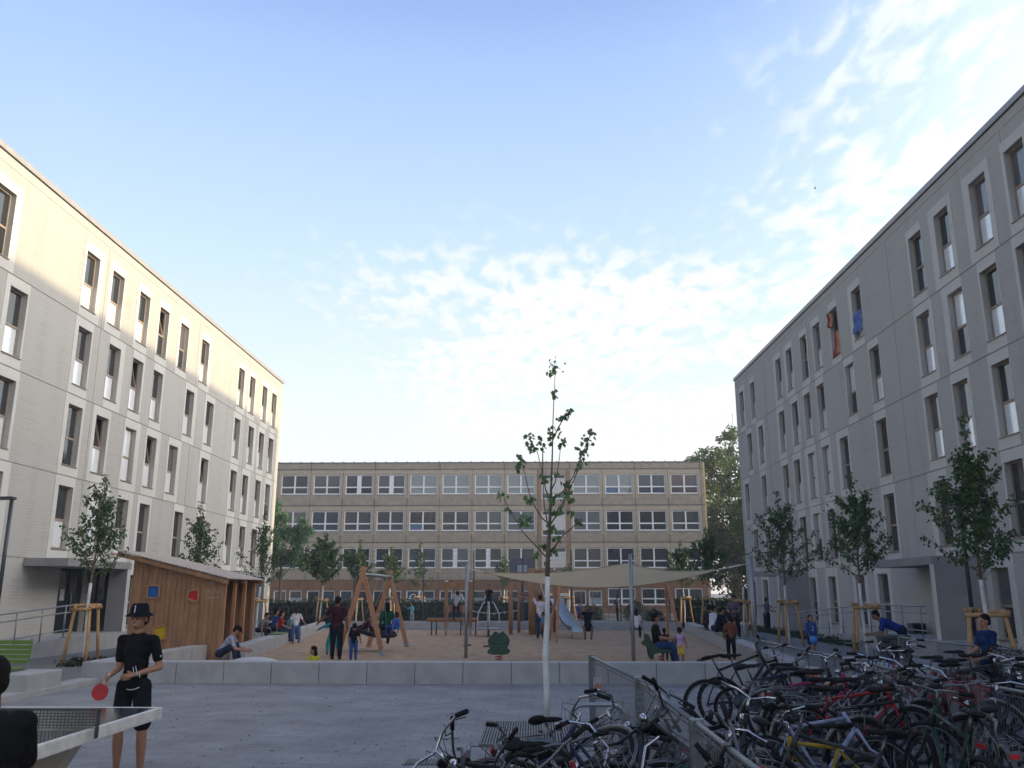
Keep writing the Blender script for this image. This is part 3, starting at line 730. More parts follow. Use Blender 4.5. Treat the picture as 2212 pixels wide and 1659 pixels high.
# ------------------------------------------------------------------ table tennis table
def tt_table():
    x0, x1, y0, y1 = -4.98, -3.45, 5.72, 8.46
    root = thing('table_tennis_table', 'outdoor concrete table tennis table with dark top and white edge', 'table', ((x0+x1)/2, (y0+y1)/2, 0))
    cx_, cy_ = (x0+x1)/2, (y0+y1)/2; hx, hy = (x1-x0)/2, (y1-y0)/2
    b = MB(); b.bevbox(-hx+.035, hx-.035, -hy+.035, hy-.035, .68, .762, .006); b.build('tabletop', glassmat('dark table surface', (.028, .045, .05), .16, .7), root)
    b = MB(); e = .045
    b.bevbox(-hx, -hx+e, -hy, hy, .665, .765, .012); b.bevbox(hx-e, hx, -hy, hy, .665, .765, .012)
    b.bevbox(-hx+e, hx-e, -hy, -hy+e, .665, .765, .012); b.bevbox(-hx+e, hx-e, hy-e, hy, .665, .765, .012)
    b.build('edge_band', mat('worn white edge', (.62, .60, .56), .6, .14, 9, .1, 60), root)
    for s in (-1, 1):
        b = MB()
        vs = [(-.40, s*.42-.09, 0), (.12, s*.42-.09, 0), (.12, s*.42+.09, 0), (-.40, s*.42+.09, 0), (-.5, s*.62-.09, .68), (.45, s*.62-.09, .68), (.45, s*.62+.09, .68), (-.5, s*.62+.09, .68)]
        b.add(vs, [(0, 1, 2, 3), (4, 5, 6, 7), (0, 1, 5, 4), (1, 2, 6, 5), (2, 3, 7, 6), (3, 0, 4, 7)]); b.build('leg', mat('table leg concrete', (.50, .46, .40), .8, .1, 5, .1, 50), root)
    b = MB(); 
    for i in range(58): x = -hx-.05+i*(2*hx+.1)/57; b.bar((x, 0, .775), (x, 0, .905), .006, .004)
    for k in range(7): z = .775+k*.0215; b.bar((-hx-.05, 0.001, z), (hx+.05, 0.001, z), .005, .006)
    b.bar((-hx-.06, 0, .912), (hx+.06, 0, .912), .02, .014); b.box(-hx-.06, -hx-.045, -.02, .02, .70, .915); b.box(hx+.045, hx+.06, -.02, .02, .70, .915)
    b.build('net', darkmetal, root)
tt_table()
# ------------------------------------------------------------------ shade sail with its masts
masts = [(-1.85, 24.95, 2.62, 'slim grey steel mast at the left corner of the shade sail'), (2.36, 21.2, 2.70, 'steel mast in front of the shade sail, nearest to the camera'), (6.25, 25.3, 2.80, 'steel mast at the right corner of the shade sail')]
for x, y, h, lab in masts:
    r_ = thing('sail_mast', lab, 'mast', (x, y, 0), 0, 'steel masts of the shade sail')
    b = MB(); b.tube([(0, 0, -.1), (0, 0, h)], .046, 16); b.build('pole', steel, r_)
    b = MB(); b.tube([(0, 0, h), (0, 0, h+.012)], .05, 16); b.tube([(-.02, -.06, h-.15), (-.02, .06, h-.15)], .012); b.build('cap', steel, r_)
C0 = V((2.33, 21.35, 2.50)); C1 = V((-1.35, 24.93, 2.36)); C2 = V((5.35, 25.25, 2.45)); 
b = MB(); n = 26
def sailpt(i, j):
    # barycentric over the triangle with concave edges and belly
    a = 1-i/n; t = (j/i) if i else 0; c, d = (1-a)*(1-t), (1-a)*t
    p = C0*a+C1*c+C2*d
    cen = (C0+C1+C2)/3
    eb = 4*c*d; ea = 4*a*c; ec = 4*a*d
    # pull edges inwards and down
    k = .12*(ea*(1-d*3 if d < .33 else 0)+ec*(1-c*3 if c < .33 else 0))+.03*eb
    p = p.lerp(cen, min(.5, k))
    p.z -= .46*eb*(1-a)**2+.11*(ea+ec)
    return p
idx = {}
for i in range(n+1):
    for j in range(i+1): idx[i, j] = len(b.v); b.v.append(tuple(sailpt(i, j)))
for i in range(n):
    for j in range(i+1):
        b.f.append([idx[i, j], idx[i+1, j], idx[i+1, j+1]]); b.mi.append(0); b.sm.append(True)
        if j < i: b.f.append([idx[i, j], idx[i+1, j+1], idx[i, j+1]]); b.mi.append(0); b.sm.append(True)
m, nt, bs = nodes('sail cloth'); L = nt.links.new
bs.inputs['Base Color'].default_value = (.60, .51, .35, 1); bs.inputs['Roughness'].default_value = .8
t_ = N(nt, 'ShaderNodeBsdfTranslucent'); t_.inputs['Color'].default_value = (.78, .66, .44, 1)
mx = N(nt, 'ShaderNodeMixShader'); mx.inputs[0].default_value = .45; L(bs.outputs[0], mx.inputs[1]); L(t_.outputs[0], mx.inputs[2]); L(mx.outputs[0], nt.nodes['Material Output'].inputs[0])
sr = thing('shade_sail', 'sand coloured triangular shade sail stretched over the play area', 'shade sail', (2.1, 24, 0))
for i_, p in enumerate(b.v): b.v[i_] = (p[0]-2.1, p[1]-24, p[2])
so = b.build('sail', m, sr, recalc=False)
off = V((2.1, 24, 0))
b = MB()
for e_ in ([sailpt(i, 0) for i in range(n+1)], [sailpt(i, i) for i in range(n+1)], [sailpt(n, j) for j in range(n+1)]):
    b.tube([p-off for p in e_], .012, 6)
b.build('hem', mat('sail hem', (.38, .33, .23), .8), sr)
b = MB()
for p, q in ((C0, V((2.36, 21.24, 2.62))), (C1, V((-1.81, 24.95, 2.47))), (C2, V((6.2, 25.3, 2.62)))):
    b.tube([p-off, q-off], .011, 6); b.tube([p.lerp(q, .3)-off, p.lerp(q, .7)-off], .02, 8)
b.build('tension_cable', mat('white rope', (.62, .62, .60), .6), sr)
# ------------------------------------------------------------------ swings
def swing_frame(label, A, B, hA, spread, splay, m=woodlight, barz=None, wd=.13):
    """A, B: ground positions under each apex"""
    A, B = V((A[0], A[1], 0)), V((B[0], B[1], 0)); d = (B-A).normalized(); nrm = V((-d.y, d.x, 0))
    root = thing('a_frame', label, 'swing frame', A)
    H = V((0, 0, hA))
    for k, (P_, sg) in enumerate(((V((0, 0, 0)), -1), (B-A, 1))):
        for q in (-1, 1):
            b = MB(); ft = P_+nrm*q*spread+d*sg*splay; ft.z = -.05
            tp = P_+H-nrm*q*.05+V((0, 0, .12)); b.bar(ft, tp, wd, .075 if q > 0 else .08, d); b.build('leg', m, root)
            b = MB(); f2 = ft.lerp(tp, .0); g2 = ft.lerp(tp, .10); b.bar(f2+d*.045*q, g2+d*.045*q, wd+.015, .012, d); b.build('foot_plate', steel, root)
        b = MB()
        for zz in (-.1, .04):
            for q in (-1, 1): c = P_+H+V((0, 0, zz))+nrm*q*(.06+(.04-zz)*.3); b.tube([c-d*.075, c+d*.075], .016)
        b.build('bolt', chrome, root)
    b = MB(); b.tube([V((0, 0, hA-.1)), (B-A)+V((0, 0, hA-.1))], .057, 14); b.build('crossbar', steel, root)
    return root
swing_frame('tall timber A-frame swing with a nest basket on the left', (-4.95, 25.8), (-4.83, 29.9), 2.42, .68, .0, wd=.135)
# nest basket
nb_ = thing('nest_swing', 'round dark nest swing basket with children sitting in it', 'swing', (-4.85, 27.8, .62))
nb_.rotation_euler = (R(6), R(9), 0)
b = MB(); b.tube([(.6*cos(a), .6*sin(a), 0) for a in [2*pi*k/28 for k in range(28)]], .055, 10, closed=True); b.build('rim', rubber, nb_)
b = MB(); b.lathe([(.56, 0), (.5, -.07), (.3, -.13), (.05, -.15)], 28); b.build('net', mat('basket net', (.10, .09, .07), .9, .3, 30, .5, 90), nb_)
b = MB()
for a in (45, 135, 225, 315): b.tube([(.6*cos(R(a)), .6*sin(R(a)), 0), (.1*cos(R(a)), (.9 if sin(R(a)) > 0 else -.9), 1.72)], .008, 5)
b.build('hanging_rope', steel, nb_)
swing_frame('timber swing frame with two seats under the shade sail', (1.02, 33.0), (5.02, 33.6), 2.45, .85, .30)
def swing_seat(x, y, z, top, label):
    r_ = thing('child_swing', label, 'swing', (x, y, z), 0, 'rubber swing seats hung on chains')
    b = MB(); b.bevbox(-.22, .22, -.08, .08, -.02, .02, .015); b.build('seat', rubber, r_)
    for s in (-1, 1): b = MB(); b.tube([(s*.21, 0, 0), (s*.21, top[1]-y, top[2]-z)], .008, 5); b.build('chain', steel, r_)
swing_seat(2.02, 32.6, .58, (0, 33.2, 2.33), 'swing seat ridden by the figure in a dark dress')
swing_seat(3.86, 33.3, .50, (0, 33.45, 2.33), 'swing seat ridden by the girl in a white top')
# ------------------------------------------------------------------ climbing frame, slide, carousel
def log(b, a, c, r, n=10): b.tube([a, c], r, n)
posts = thing('climbing_frame', 'brown timber climbing frame with boards and ropes where a striped boy climbs', 'climbing frame', (-3.2, 38.5, 0))
for x in (-.53, .53):
    b = MB(); b.bevbox(x-.07, x+.07, -.07, .07, .32, 2.28, .01); b.build('post', woodm, posts)
    b = MB(); b.bevbox(x-.055, x+.055, -.05, .05, -.1, .34, .01); b.build('post_shoe', steel, posts)
    b = MB(); b.bevbox(x-.08, x+.08, -.08, .08, 2.28, 2.31, .008); b.build('post_cap', chrome, posts)
b = MB(); b.bevbox(-.62, .62, -.11, -.07, 2.06, 2.22, .01); b.build('top_beam', woodm, posts)
b = MB(); b.bevbox(-.62, .62, -.115, -.075, .98, 1.28, .01); b.build('board', woodm, posts)
b = MB(); b.tube([(-1.35, .1, .66), (.85, .1, .66)], .085, 12); b.build('balance_beam', woodm, posts)
for x in (-1.15, -.95, .1, .3, .75): b = MB(); b.tube([(x, .1, -.05), (x, .1, .6)], .03); b.build('steel_leg', darkmetal, posts)
b = MB()
for x in (-.4, -.2, 0, .2): b.tube([(x, -.12, 1.25), (x*1.15, -.25, .6), (x*1.3, -.35, .02)], .012, 5)
for z in (.4, .75): b.tube([(-.45, -.28, z), (.25, -.28, z)], .012, 5)
b.build('rope', mat('pale rope', (.42, .38, .30), .9), posts)
ca = thing('standing_carousel', 'steel stand-up carousel with round platform and bent white rails', 'carousel', (-1.85, 37.6, 0))
b = MB(); b.tube([(0, 0, 0), (0, 0, 1.2)], .05); b.build('mast', steel, ca)
b = MB(); b.lathe([(0, .36), (.56, .36), (.58, .34), (.58, .32), (0, .28)], 32); b.build('platform', steel, ca)
for a in (0, 90, 180, 270):
    T = M.Rotation(R(a+8), 4, 'Z'); b = MB(); b.tube([T @ V(p) for p in ((.45, 0, .36), (.45, 0, .8), (.44, 0, .95), (.24, 0, 1.36), (.2, 0, 1.40), (.0, 0, 1.42))], .02); b.build('rail', mat('white rail', (.62, .63, .64), .35), ca)
tw = thing('play_tower', 'timber play tower of thick posts and logs beside the slide', 'play tower', (0, 39, 0))
for x, y, r_, h in ((-.95, .0, .09, 2.25), (-.62, 2.0, .07, 2.2), (.0, .0, .15, 2.85), (.35, .2, .17, 1.85), (.55, .0, .14, 2.7), (.5, 1.6, .08, 2.9), (-.1, 1.7, .08, 2.9), (1.0, 1.6, .08, 2.8)):
    b = MB(); b.tube([(x, y, -.1), (x, y, h)], r_, 12); b.build('post', woodm, tw)
b = MB(); b.box(-.1, 1.1, -.1, 1.7, 1.12, 1.2); b.build('deck', woodm, tw)
b = MB()
for z in (1.55, 1.75): b.tube([(-.62, 1.6, z), (.5, 1.6, z)], .045)
for z in (2.72, 2.45): b.tube([(-.15, 0, z), (1.0, .05, z)], .07)
b.build('rail', woodm, tw)
b = MB()
for k in range(9):
    x = -2.7+k*.24; b.bevbox(x, x+.07, .5, .9, .86+.02*abs(k-4)**1.35, .9+.02*abs(k-4)**1.35, .008)
for y in (.55, .85): b.tube([(-2.9+k*.25, y, .9+.02*abs(k-4.4)**1.35) for k in range(10)], .012, 5)
b.build('plank_bridge', mat('pale planks', (.45, .42, .36), .8), tw)
b = MB(); b.tube([(.28, -.15, 2.5), (.50, -2.4, 1.62)], .014, 6); b.build('climbing_rope', mat('white rope', (.6, .6, .6), .6), tw)
sl = thing('slide', 'shiny steel slide curving down to the sand', 'slide', (0, 0, 0))
prof = [(.95, 39.3, 1.55), (1.05, 38.6, 1.3), (1.28, 37.6, .85), (1.5, 36.7, .48), (1.66, 36.0, .34), (1.8, 35.4, .30)]
b = MB(); vs = []; W = .26
for (x, y, z) in prof:
    for (o, h) in ((-W, .20), (-W+.03, .02), (0, 0), (W-.03, .02), (W, .20)): vs.append((x+o, y+o*.28, z+h))
fs = [(i*5+k, i*5+k+1, (i+1)*5+k+1, (i+1)*5+k) for i in range(len(prof)-1) for k in range(4)]
b.add(vs, fs, None, True); b.build('chute', mat('slide steel', (.34, .37, .40), .5, .1, 9, metal=.7), sl, recalc=False)
for o in (-W, W): b = MB(); b.tube([(x+o, y+o*.28, z+.2) for x, y, z in prof]+[(prof[-1][0]+o, prof[-1][1]-.05, .02)], .022); b.build('side_rail', steel, sl)
# ------------------------------------------------------------------ spring riders
def spring(parent, h):
    b = MB(); b.tube([(.085*cos(a), .085*sin(a), h*a/(2*pi*4.2)) for a in [k*.35 for k in range(int(2*pi*4.2/.35))]], .014, 6)
    b.build('spring', mat('red spring', (.42, .05, .05), .45), parent)
gp_ = mat('dark green panel', (.009, .045, .026), .5, .2, 6); gl = mat('light green trim', (.05, .17, .09), .5)
fg = thing('spring_rider', 'dark green frog shaped spring rider seen from the front', 'spring rider', (-.86, 22.9, 0)); fg.scale = (.95, .9, .83)
spring(fg, .32)
prof = [(-.26, .36), (-.30, .42), (-.28, .48), (-.22, .50), (-.27, .62), (-.29, .74), (-.24, .86), (-.17, .93), (-.13, 1.0), (-.06, 1.0), (-.03, .95), (.03, .95), (.06, 1.0), (.13, 1.0), (.17, .93), (.24, .86), (.29, .74), (.27, .62), (.22, .50), (.28, .48), (.30, .42), (.26, .36), (.1, .34), (-.1, .34)]
for y in (-.2, .22):
    b = MB(); T = M.Translation((0, y, 0)) @ M.Rotation(pi/2, 4, 'X'); b.prism(prof, -.025, .025, T); b.build('frog_panel', gp_, fg)
b = MB(); b.tube([(-.22, -.235, .78), (-.1, -.24, .72), (.1, -.24, .72), (.22, -.235, .78)], .007, 5); b.tube([(-.2, -.235, .60), (0, -.24, .57), (.2, -.235, .60)], .006, 5)
for x, z in ((-.18, .86), (.16, .85), (-.21, .42), (.21, .41), (-.1, .52), (.1, .52)): b.ell((x, -.232, z), (.014, .01, .014), None, 8, 5)
b.build('trim', gl, fg)
b = MB(); b.bevbox(-.2, .2, -.19, .2, .50, .55, .01); b.build('seat', gp_, fg)
rd = thing('spring_rider', 'green side-panelled spring rider carrying a man in jeans', 'spring rider', (3.32, 23.4, 0), 0); rd.scale = (.78, .9, .74)
spring(rd, .33)
side = [(-.62, .74), (-.60, .66), (-.45, .60), (-.42, .34), (-.36, .18), (-.28, .20), (-.27, .36), (-.1, .40), (.40, .40), (.52, .50), (.55, .70), (.50, .88), (.42, .9), (.38, .72), (.2, .62), (-.15, .62), (-.32, .78), (-.42, 1.02), (-.52, 1.04), (-.52, .80)]
for y in (-.19, .19):
    b = MB(); b.prism(side, -.02, .02, M.Translation((0, y, 0)) @ M.Rotation(pi/2, 4, 'X')); b.build('side_panel', gp_, rd)
b = MB(); b.bevbox(-.28, .3, -.17, .17, .56, .6, .01); b.build('seat', gp_, rd)
b = MB(); b.bevbox(-.5, -.46, -.17, .17, .66, .98, .01); b.build('backrest', gp_, rd)
b = MB(); b.tube([(.42, -.3, .84), (.42, .3, .84)], .016); b.build('handle', rubber, rd)
# small stones / toys left on the sand
for (x, y, nm, lab, c) in ((-2.25, 30.6, 'shoe', 'pair of dark shoes left on the sand near the sail mast', (.03, .03, .035)), (-1.55, 30.0, 'sand_toy', 'small dark red toy lying on the sand', (.12, .03, .03)), (4.42, 23.9, 'cap', 'dark cap lying on the sand near the boy in brown', (.03, .025, .025))):
    b = MB(); b.ell((0, 0, .03), (.11, .06, .045)); b.ell((.09, .05, .03), (.08, .05, .04)) if nm != 'cap' else b.ell((.1, 0, .015), (.08, .07, .012))
    o = b.build(nm, mat(nm+' stuff', c, .8, .1, 20)); o.location = (x, y, .03); tag(o, lab, nm.replace('_', ' '))
# ------------------------------------------------------------------ ball court fence, hoop
cf = thing('ball_court_fence', 'tall thin black mesh fence behind the play area', 'fence', (0, 47.6, 0))
xs = [-9.6, -5.85, -3.15, -.5, 2.1, 4.7, 7.3]
for x in xs: b = MB(); b.box(x-.03, x+.03, -.03, .03, 0, 4.05); b.build('post', darkmetal, cf)
for a, c in zip(xs[:-1], xs[1:]):
    b = MB(); n = int((c-a-.1)/.15)
    for i in range(n+1): xx = a+.05+i*(c-a-.1)/n; b.bar((xx, 0, .05), (xx, 0, 4.0), .006, .006)
    for k in range(18): z = .1+k*.228; b.bar((a+.03, .008, z), (c-.03, .008, z), .008, .008)
    b.build('mesh_panel', darkmetal, cf)
hp = thing('basketball_hoop', 'basketball backboard with orange ring on a steel post', 'basketball hoop', (-.55, 49.5, 0))
b = MB(); b.tube([(0, .6, 0), (0, .6, 2.7), (0, .25, 3.2)], .075); b.build('post', steel, hp)
b = MB(); b.bevbox(-.72, .72, -.02, .02, 2.75, 3.7, .01); b.build('backboard', mat('grey backboard', (.13, .12, .16), .5, .08, 3), hp)
b = MB()
for q in ((-.32, .32, 3.32, 3.36), (-.32, .32, 2.9, 2.94), (-.32, -.28, 2.94, 3.32), (.28, .32, 2.94, 3.32)): b.box(q[0], q[1], -.03, -.021, q[2], q[3])
b.cur = 1; b.box(-.28, .28, -.026, -.0215, 2.94, 3.32); b.build('target_square', [darkmetal, mat('board centre', (.40, .44, .47), .5)], hp)
b = MB(); b.tube([(.23*cos(a), -.3+.23*sin(a), 2.92) for a in [2*pi*k/20 for k in range(20)]], .014, 6, closed=True); b.box(-.12, .12, -.07, -.031, 2.86, 2.94); b.build('ring', mat('orange ring', (.55, .09, .03), .5), hp)
# low green fence and hedge before the school
b = MB()
for i in range(90): b.tube([(-26+i*.55, 0, 0), (-26+i*.55, 0, .95)], .012, 4)
for z in (.3, .92): b.tube([(-26, 0, z), (23, 0, z)], .014, 4)
o = b.build('low_fence', darkmetal); o.location = (0, 56.5, 0); tag(o, 'low dark railing in front of the school hedge', 'fence')
# drains
dr = thing('drain_grate', 'small dark rectangular drain grate in the paving', 'drain', (-1.18, 10.1, .004))
b = MB(); b.box(-.23, .23, -.16, .16, 0, .006); b.build('frame', darkmetal, dr)
b = MB()
for i in range(12): b.box(-.2+i*.035, -.185+i*.035, -.13, .13, .0065, .014)
b.build('bar', mat('cast iron', (.05, .05, .05), .6, .2, 20), dr)
tg = thing('tree_grate', 'large steel bar grate in the paving around the young maple', 'tree grate', (.18, 12.1, .003))
b = MB(); b.box(-.84, .84, -.95, .95, 0, .004); b.build('pit', mat('grate pit', (.012, .012, .013), .9), tg)
b = MB(); n = 48
for i in range(n):
    x = -.82+i*1.64/(n-1)
    if abs(x) < .12:
        b.box(x-.009, x+.009, -.95, -.14, .005, .022); b.box(x-.009, x+.009, .14, .95, .005, .022)
    else: b.box(x-.009, x+.009, -.95, -.01, .005, .022); b.box(x-.009, x+.009, .01, .95, .005, .022)
for y0_, y1_ in ((-.96, -.94), (-.01, .01), (.94, .96)): b.box(-.84, -.13 if y0_ > -.5 and y0_ < .5 else .84, y0_, y1_, .004, .0235)
b.box(.13, .84, -.01, .01, .004, .0235)
b.build('bar', mat('worn grate steel', (.15, .155, .16), .55, .2, 20, metal=.5), tg)
# lamps
for (x, y, h, s, lab) in ((-12.35, 20.3, 3.95, -1, 'dark lamp post at the left edge of the photo'), (9.45, 19.4, 3.85, 1, 'dark lamp post among the young trees on the right')):
    lp = thing('street_lamp', lab, 'lamp post', (x, y, 0), 0, 'dark courtyard lamps')
    b = MB(); b.tube([(0, 0, 0), (0, 0, .9)], .06); b.tube([(0, 0, .9), (0, 0, h)], .045); b.build('post', darkmetal, lp)
    b = MB(); b.bevbox(min(-.06*s, s*.62), max(-.06*s, s*.62), -.09, .09, h, h+.07, .01); b.build('lamp_head', darkmetal, lp)
    b = MB(); b.bevbox(min(s*.2, s*.58), max(s*.2, s*.58), -.06, .06, h-.012, h-.001, .002); b.build('diffuser', mat('unlit diffuser', (.5, .5, .5), .4), lp)
bi = thing('litter_bin', 'dark rectangular litter bin with open slot beside a staked tree', 'bin', (7.55, 19.0, 0))
b = MB(); b.bevbox(-.27, .27, -.2, .2, .04, .86, .015); b.build('body', darkmetal, bi)
b = MB(); b.box(-.17, .17, -.215, -.2005, .5, .66); b.build('slot', rubber, bi)
b = MB(); b.bevbox(-.29, .29, -.22, .22, .87, .94, .01); b.build('lid', darkmetal, bi)
bi2 = thing('litter_bin', 'dark bin behind the left wall near the far staked trees', 'bin', (-11.3, 50, 0))
b = MB(); b.lathe([(0, .02), (.3, .02), (.36, .9), (.34, .92), (0, .92)], 20); b.build('body', darkmetal, bi2)
b = MB(); b.lathe([(.37, .9), (.38, .94), (.2, 1.0), (0, 1.01)], 20); b.build('lid', rubber, bi2)
# bird
b = MB(); b.ell((0, 0, 0), (.16, .05, .05)); b.add([(.05, 0, .02), (-.08, 0, .02), (-.1, .34, .1), (-.02, .36, .11)], [(0, 1, 2, 3)]); b.add([(.05, 0, .02), (-.08, 0, .02), (-.1, -.34, .1), (-.02, -.36, .11)], [(0, 1, 2, 3)])
o = b.build('bird', blackfab); o.scale = (.6, .6, .6); r_ = ray(1760.5, 407); k_ = 60/r_[1]; o.location = (r_[0]*k_, 60, HC+r_[2]*k_); tag(o, 'tiny dark bird flying high in front of the clouds', 'bird')
# ------------------------------------------------------------------ trees
lm_small = leafmat('young tree leaf', (.033, .075, .022), (.085, .15, .042))
lm_maple = leafmat('maple leaf', (.06, .14, .045), (.16, .26, .10))
lm_big = leafmat('old tree leaf', (.065, .125, .03), (.16, .23, .06))
lm_left = leafmat('blue green leaf', (.05, .13, .055), (.11, .22, .09))
lm_hedge = leafmat('hedge leaf', (.012, .028, .010), (.03, .06, .02))
def leaf(b, p, L_, W_, rnd, droop=.5, lobes=False):
    d = V((rnd.uniform(-1, 1), rnd.uniform(-1, 1), rnd.uniform(-1, .5)-droop)).normalized()
    s = d.cross(V((rnd.uniform(-1, 1), rnd.uniform(-1, 1), rnd.uniform(-1, 1)))).normalized(); n = d.cross(s)
    if lobes:
        pts = [(0, 0), (.18, -.42), (.45, -.30), (.55, -.62), (.72, -.25), (1, 0), (.72, .25), (.55, .62), (.45, .30), (.18, .42)]
        vs = [p+d*L_*a+s*L_*c*.8+n*L_*abs(c)*.25 for a, c in pts]; b.add(vs, [(0, 1, 2, 4, 5, 6, 8, 9), (2, 3, 4), (6, 7, 8)], None, False)
    else:
        vs = [p, p+d*L_*.45+s*W_+n*W_*.3, p+d*L_, p+d*L_*.45-s*W_+n*W_*.3]; b.add(vs, [(0, 1, 2), (0, 2, 3)], None, False)
def young_tree(x, y, top, wid, seed, label, hw=2.0, dens=1., lm=lm_small, group='staked young trees', lsz=.12, bare=.1):
    rnd = random.Random(seed)
    root = thing('young_tree', label, 'tree', (x, y, 0), 0, group)
    lean = V((rnd.uniform(-.02, .02), rnd.uniform(-.02, .02)))
    spine = lambda t: V((lean.x*t*top+.03*sin(t*9+seed), lean.y*t*top+.03*cos(t*7+seed), t*top))
    b = MB(); ts = [i/14 for i in range(15)]
    tw_ = hw/top
    lo = [t for t in ts if t < tw_]+[tw_]; b.cur = 1; b.tube([spine(t) for t in lo], [.044-.008*t for t in lo], 9)
    b.cur = 0; hi = [tw_]+[t for t in ts if t > tw_]; b.tube([spine(t) for t in hi], [.036*(1-t)**.8+.006 for t in hi], 7)
    c = MB(); nb = int(17*dens)+3; z0 = (hw+.12)/top
    def along(pts, k, sp):
        for i in range(len(pts)-1):
            for _ in range(k):
                f = rnd.random(); p = pts[i].lerp(pts[i+1], f)
                q = p+V((rnd.gauss(0, sp), rnd.gauss(0, sp), rnd.gauss(0, sp)))
                leaf(c, q, lsz*rnd.uniform(.6, 1.15), lsz*.24, rnd)
    for i in range(nb):
        t = z0+(.80-z0)*(i/(nb-1))**1.1+rnd.uniform(-.01, .01); a = i*2.4+rnd.uniform(-.5, .5)
        f = (t-z0)/(1-z0)
        Lb = 1.28*wid*(1-f)**1.05*rnd.uniform(.6, 1.2)+.13; el = R(rnd.uniform(20, 40)+f*28)
        p0 = spine(t); pts = [p0]; d = V((cos(a)*cos(el), sin(a)*cos(el), sin(el)))
        for k in range(1, 5):
            d = (d+V((0, 0, .09))+V((rnd.gauss(0, .07), rnd.gauss(0, .07), rnd.gauss(0, .05)))).normalized(); pts.append(pts[-1]+d*Lb/4)
        b.tube(pts, [.012*(1-f*.5), .009, .007, .005, .003], 5)
        along(pts[0:2], int(3*dens), .035); along(pts[1:], int((11 if wid > .5 else 9)*dens), .055)
        for _ in range(2):
            q = pts[rnd.choice((1, 2, 3))]; dd = (d+V((rnd.gauss(0, .7), rnd.gauss(0, .7), rnd.uniform(-.1, .3)))).normalized()
            tp = [q, q+dd*Lb*.18, q+dd*Lb*.33]; b.tube(tp, [.006, .004, .002], 4); along(tp, int(8*dens), .045)
    sp = [spine(z0+(1-z0)*k/10) for k in range(11)]; along(sp[3:], int(20*dens), .05)
    b.build('trunk', [bark, limewash], root); c.build('crown', lm, root, recalc=False)
    return root
def stakes(x, y, rz, label, h=1.55, sp=.50, seed=0):
    root = thing('tree_stakes', label, 'tree stakes', (x, y, 0), rz, 'timber tripods staking the young trees')
    cor = []
    for k in range(3):
        a = R(90+120*k+(-30)); bt = V((sp*cos(a), sp*sin(a), -.1)); tp = V((sp*.62*cos(a), sp*.62*sin(a), h)); cor.append(tp)
        b = MB(); b.tube([bt, bt.lerp(tp, .5)+V((.008*k, 0, 0)), tp], [.043, .041, .040], 10); b.build('stake', stakem, root)
    for k, dz in ((0, 0), (1, -.10), (2, -.05)):
        p, q = cor[k], cor[(k+1) % 3]; e = (q-p).normalized()*.09; o = V((p.x+q.x, p.y+q.y, 0)).normalized()*.05
        b = MB(); b.tube([p-e+o+V((0, 0, dz-.02)), q+e+o+V((0, 0, dz-.02))], .043, 10); b.build('crossbar', stakem, root)
    b = MB()
    for k in range(3):
        p, q = cor[k], cor[(k+1) % 3]; mid = p.lerp(q, .5)+V((0, 0, -.14)); b.bar(mid, V((0, 0, h-.14)), .012, .07)
    b.bar(cor[0].lerp(cor[1], .1)+V((0, 0, -.16)), cor[0].lerp(cor[1], .6)+V((0, 0, -.16)), .015, .06)
    b.build('rubber_strap', rubber, root)
    return root
def topz(px, py, y): return aty(px, py, y)[1]
TR = [(-11.65, 23.1, topz(241, 1023, 23.1), 1.05, 'left row of staked trees, the nearest one, beside the playhouse', .1),
      (-11.8, 30.9, topz(437, 1085, 30.9), 1.1, 'young tree rising just behind the playhouse roof, second of the left row', .4),
      (-11.9, 38.4, topz(560, 1098, 38.4), 1.1, 'young tree at the far end of the playhouse roof, third of the left row', .9),
      (-12.3, 51.5, topz(650, 1150, 51.5), 1.5, 'bushy young tree with thick white stem left of the courtyard back', 1.3),
      (-10.4, 52.5, topz(708, 1165, 52.5), 1.2, 'slim young tree behind the man in maroon', 1.7),
      (-8.6, 53.5, topz(752, 1180, 53.5), 1.1, 'slender young tree between the man in maroon and the tall A-frame', 2.0),
      (8.85, 17.7, topz(2065, 898, 17.7), 1.05, 'nearest tall young tree of the right row at the right lamp post', .3),
      (8.95, 24.4, topz(1825, 1022, 24.4), 1.25, 'broad young tree above the bending man in blue', .8),
      (8.8, 31.0, topz(1682, 1060, 31), 1.35, 'young tree on the right between the plaid man and the child with the ball', 1.1),
      (8.95, 38.0, topz(1592, 1150, 38), .45, 'leafless young tree with white stem above the man in plaid', 1.6),
      (9.0, 45.5, topz(1490, 1140, 45.5), 1.3, 'young tree before the right end of the school', 2.2),
      (9.0, 53.0, topz(1440, 1165, 53), 1.2, 'small far young tree at the right end of the school facade', 2.9)]
STL = ['stake frame between the handrail and the playhouse', 'stake frame hidden behind the playhouse', 'stake frame at the right edge of the playhouse', 'stake frame behind the girl in white tee shirt',
       'stake frame directly left of the man in maroon', 'stake frame directly right of the man in maroon', 'nearest stake frame on the right, by the boy in navy', 'stake frame beside the bending man in blue',
       'stake frame between the plaid man and the child with the ball', 'stake frame directly behind the man in plaid', 'stake frame behind the three seated people', 'stake frame farthest away on the right of the sail']
for i, (x, y, h, wd, lab, rz) in enumerate(TR):
    den = [1.1, 1.0, 1.0, 1.6, 1.0, .9, 1.4, 1.35, 1.3, .12, 1.0, 1.0][i]
    young_tree(x, y, h, wd, 20+i, lab, hw=2.05 if i != 3 else 2.2, dens=den, lsz=.13 if y < 45 else .2)
    stakes(x, y, rz, STL[i], h=1.5+.1*((i*7) % 3)/3, sp=.56 if i in (6, 7) else .5)
